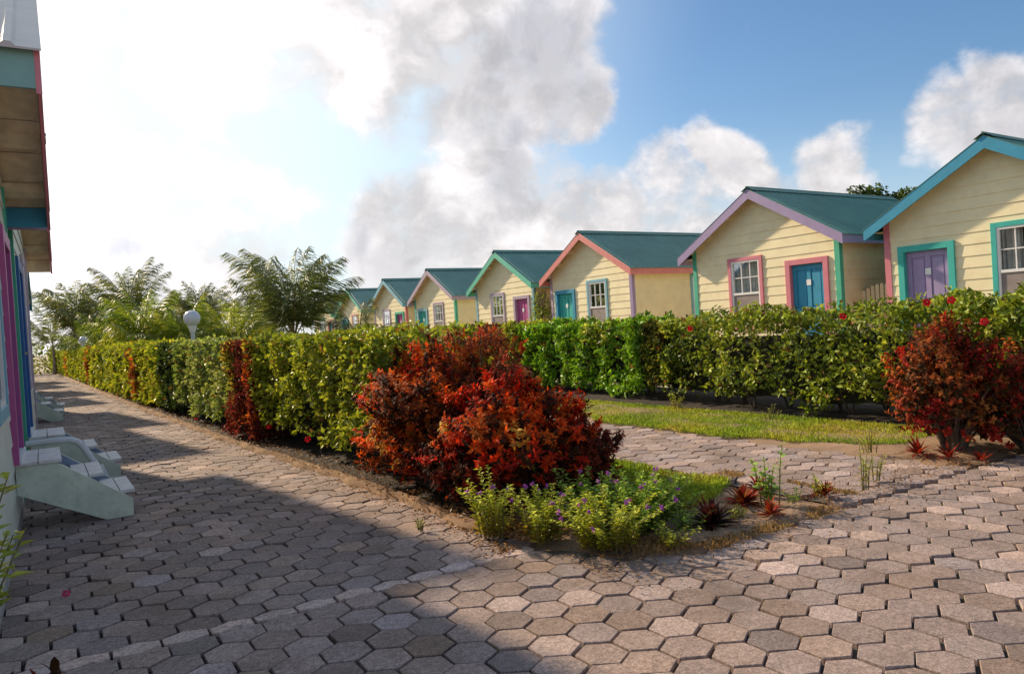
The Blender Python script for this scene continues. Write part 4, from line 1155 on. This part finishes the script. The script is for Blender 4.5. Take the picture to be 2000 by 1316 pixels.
def broad_tree(loc, H, label, parts, pal, seed, dens=900, ls=0.16):
    t = empty('broadleaf_tree', loc, 0, label, 'tree')
    leaf_blob(parts, dens, ls, pal, seed, M_leaf, t)
    b = MB(); b.tube([(0, 0, 0), (.05, .03, H*.35), (-.05, .06, H*.7)], .14, .07, 8)
    for (c, r) in parts: b.tube([(-.02, .04, H*.5), (c[0]*.5, c[1]*.5, (H*.5+c[2])/2), c], .06, .02, 6)
    b.build('trunk', M_bark, t)
broad_tree((25.6, 15.35, 0), 5.4, 'dark green tree top showing above the roof of the lavender-gabled cottage', [((-.35, .55, 5.45), (.36, .36, .5)), ((.1, .1, 5.35), (.45, .4, .55)), ((.6, -.7, 5.15), (.7, .6, .45)), ((0, 0, 4.4), (1.1, 1.1, .7))], DARKG+[(0.10, 0.16, 0.03)], 71, 2600)

g = empty('picket_gate', (16.75, 10.02, 0), 0, 'yellow arched picket gate between the two nearest cottages', 'gate')
for k in range(9):
    yy = -0.46+k*0.115; zt = 1.98+0.16*math.cos((k-4)/4*1.45)-0.02
    b = MB(); b.prism([(yy-0.042, 0.25), (yy+0.042, 0.25), (yy+0.042, zt-0.04), (yy+0.02, zt), (yy-0.02, zt), (yy-0.042, zt-0.04)], 'x', -0.02, 0.0); b.build('picket', PT['cream'], g)
for zz in (0.5, 1.62):
    b = MB(); b.box(0.0, 0.03, -0.50, 0.50, zz, zz+0.09); b.build('rail', PT['cream'], g)

# ------------------------------------------------------------------ palms
def palm(loc, zc, n, Lf, label, pal, seed, up=0.5, lw=0.035, nleaf=60, droop=1.0, cat='palm', yawbias=None):
    rg = np.random.default_rng(seed)
    t = empty('palm_tree', loc, 0, label, cat, 'palms at the end of the hedges')
    b = MB(); b.tube([(0, 0, -0.05), (.05, .02, zc*.5), (0, 0, zc)], .16, .11, 10)
    b.build('trunk', mat('palm_trunk', (0.22, 0.18, 0.13), 0.9, 0.3, 14, 0.5, 30), t)
    Ps, As, Ns, Ls, Cs = [], [], [], [], []
    rb = MB()
    for f in range(n):
        a = f*2.399+rg.uniform(-.3, .3); e0 = math.radians(86-78*((f+.5)/n)**1.1*(1.15-up))+rg.uniform(-.12, .12)
        L = Lf*rg.uniform(.8, 1.08); seg = 12; p = np.array([0, 0, zc-.05]); e = e0; path = [p.copy()]
        az = a
        bend = droop*rg.uniform(.6, 1.3)
        dirs = []
        for k in range(seg):
            d = np.array([math.cos(az)*math.cos(e), math.sin(az)*math.cos(e), math.sin(e)])
            p = p+d*L/seg; path.append(p.copy()); dirs.append(d)
            e -= bend*1.35/seg*(0.15+1.7*(k/seg)**1.3)
        rb.tube([tuple(q) for q in path], 0.028, 0.007, 5, cap=False)
        sidev = np.array([-math.sin(az), math.cos(az), 0])
        tone = rg.random()
        for k in range(nleaf):
            u = 0.16+0.84*k/nleaf; q = u*seg; i = min(int(q), seg-1); pp = path[i]*(1-(q-i))+path[min(i+1, seg)]*(q-i); d = dirs[i]
            upv = np.cross(sidev, d); upv = upv if upv[2] > 0 else -upv
            for s in (-1, 1):
                ll = Lf*0.28*math.sin(math.pi*min(1, .20+u*.76))**.7*rg.uniform(.7, 1.2)
                A = sidev*s*rg.uniform(.5, .8)+d*(.75+.4*u)-np.array([0, 0, 1])*(.25+.6*rg.random()+.3*u)+rg.normal(0, .03, 3)
                Ps.append(pp); As.append(A); Ns.append(upv+rg.normal(0, .25, 3)); Ls.append(ll); Cs.append(tone*.6+rg.random()*.4)
    P = np.array(Ps); A = np.array(As); N = np.array(Ns); L = np.array(Ls)
    V, F, c = blades(P, A, N, L, np.full(len(L), lw*0.8*Lf/3.0), pick(pal, np.array(Cs), .15), rng.uniform(.3, 1.0, len(L)))
    cr = np_mesh('crown', V, F, c, M_palm, t)
    rb.build('frond_stalks', mat('frond_stalk', (0.24, 0.20, 0.07), 0.6, 0.2, 10), t)
    return t
PD = [(0.06, 0.085, 0.03), (0.11, 0.15, 0.045), (0.19, 0.22, 0.08), (0.30, 0.30, 0.16)]
PG = [(0.09, 0.15, 0.02), (0.20, 0.28, 0.03), (0.34, 0.40, 0.04), (0.54, 0.48, 0.08)]
palm((8.95, 31, 0), 1.7, 17, 4.6, 'tallest palm, with feathery dark green fronds, left of the farthest cottages', PD, 1, up=.70, nleaf=72, lw=.034)
palm((4.3, 46, 0), 3.4, 11, 3.6, 'palm with upswept dark frond tufts above the bright palms', PD, 2, up=.75, lw=.04)
palm((4.0, 37, 0), 1.5, 24, 3.2, 'low bright yellow-green palm left of the near white globe lamp', PG, 3, up=.45, lw=.045)
palm((5.4, 34.5, 0), 1.3, 18, 2.7, 'smaller bright green palm close beside the near white globe lamp', PG, 4, up=.35, lw=.045)
palm((8.1, 47, 0), 2.6, 18, 3.2, 'dark palm tuft rising just right of the near white globe lamp', PD, 5, up=.7, lw=.04)
palm((2.1, 60, 0), 3.0, 17, 4.6, 'big dark palm at the far left end of the path', PD, 6, up=.6, lw=.045)
palm((0.9, 72, 0), 2.2, 12, 4.0, 'low dark palm farthest to the left behind the far end of the hedge', PD, 7, up=.3, lw=.045)
palm((4.2, 57, 0), 2.2, 13, 3.6, 'dark palm right of the far globe lamp, behind the hedge', PD, 8, up=.4, lw=.045)
palm((11.2, 50, 0), 3.0, 12, 2.4, 'small distant palm tuft between the lamp and the tallest palm', PD, 9, up=.6, lw=.04)
palm((9.4, 40, 0), 1.4, 22, 3.0, 'yellowish low palm left of the tallest palm', PG, 10, up=.4, lw=.04)
palm((7.6, 36, 0), 1.2, 20, 2.8, 'drooping olive palm directly behind the left hedge, right of the lamp', PG, 11, up=.3, lw=.045)
palm((9.9, 26.0, 0), 1.25, 9, 2.3, 'small palm whose pale drooping frond crosses the far cottages', PD+[(0.3, 0.26, 0.14)], 12, up=.35, droop=1.25)
palm((6.4, 50, 0), 2.2, 13, 3.2, 'olive palm crown in the middle of the far palm group', PG[:3], 13, up=.4, lw=.042)
palm((3.1, 50, 0), 1.6, 13, 3.0, 'low olive palm between the far globe lamp and the bright palms', PG[:3], 14, up=.35, lw=.042)

def bush_mass(loc, parts, label, pal, seed, dens=300, ls=.2):
    t = empty('bush', loc, 0, label, 'bush', 'bushes at the far end'); leaf_blob(parts, dens, ls, pal, seed, M_leaf, t)
    b = MB()
    for (c, r) in parts: b.tube([(0, 0, 0), (c[0]*.6, c[1]*.6, c[2]*.6), c], .05, .02, 5)
    b.build('stems', M_bark, t)
bush_mass((9.0, 41, 0), [((-1.4, 0, 1.3), (1.4, 1.0, .9)), ((1, .5, 1.4), (1.3, 1.0, .9))], 'yellow-green bush between the low palms and the tallest palm', YELLOW, 81)
bush_mass((5.6, 56, 0), [((-1.5, 0, 1.2), (2.0, 1.2, 1.0)), ((1.8, .5, 1.2), (2.0, 1.2, 1.0))], 'olive bush under the far palms left of the near lamp', MIDG, 82)
bush_mass((1.4, 76, 0), [((-2.0, 0, 1.2), (2.4, 1.5, 1.3)), ((1.4, .5, 1.3), (2.2, 1.5, 1.4))], 'dark bush closing the far end of the left path', MIDG, 83, 320, .25)
bush_mass((13.0, 62, 0), [((-3, 0, 1.2), (3.0, 1.5, 1.4)), ((2, .5, 1.3), (3.2, 1.5, 1.4))], 'green bush far behind the tallest palm', MIDG, 84, 160, .25)

# ------------------------------------------------------------------ lamps
def lamp(loc, label, H, r=0.178):
    l_ = empty('garden_lamp', loc, 0, label, 'lamp', 'white globe lamps in the left hedge')
    b = MB(); b.tube([(0, 0, -0.05), (0, 0, H-r-0.12)], 0.045, 0.045, 14); b.tube([(0, 0, -.03), (0, 0, .12)], .07, .06, 14); b.build('post', mat('post_paint', (0.55, 0.58, 0.58), 0.5, 0.1, 5), l_, smooth=False)
    b = MB(); b.tube([(0, 0, H-r-0.13), (0, 0, H-r-0.05), (0, 0, H-r+0.02)], 0.055, 0.10, 16); b.build('collar', PT['white'], l_)
    b = MB(); n1, n2 = 24, 16; 
    for i in range(n2+1):
        ph = math.pi*i/n2
        for j in range(n1): th = 2*math.pi*j/n1; b.v.append((r*math.sin(ph)*math.cos(th), r*math.sin(ph)*math.sin(th), H+r*math.cos(ph)))
    for i in range(n2):
        for j in range(n1): b.f.append((i*n1+j, (i+1)*n1+j, (i+1)*n1+(j+1) % n1, i*n1+(j+1) % n1)); b.mi.append(0)
    b.build('globe', mat('opal_globe', (0.66, 0.68, 0.72), 0.25, 0.03, 4), l_, smooth=True)
lamp((2.86, 17.6, 0), 'near white globe lamp on a post rising out of the left hedge', 2.25)
lamp((1.88, 44.5, 0), 'far white globe lamp above the far part of the left hedge', 2.30)

print('objects', len(bpy.data.objects))
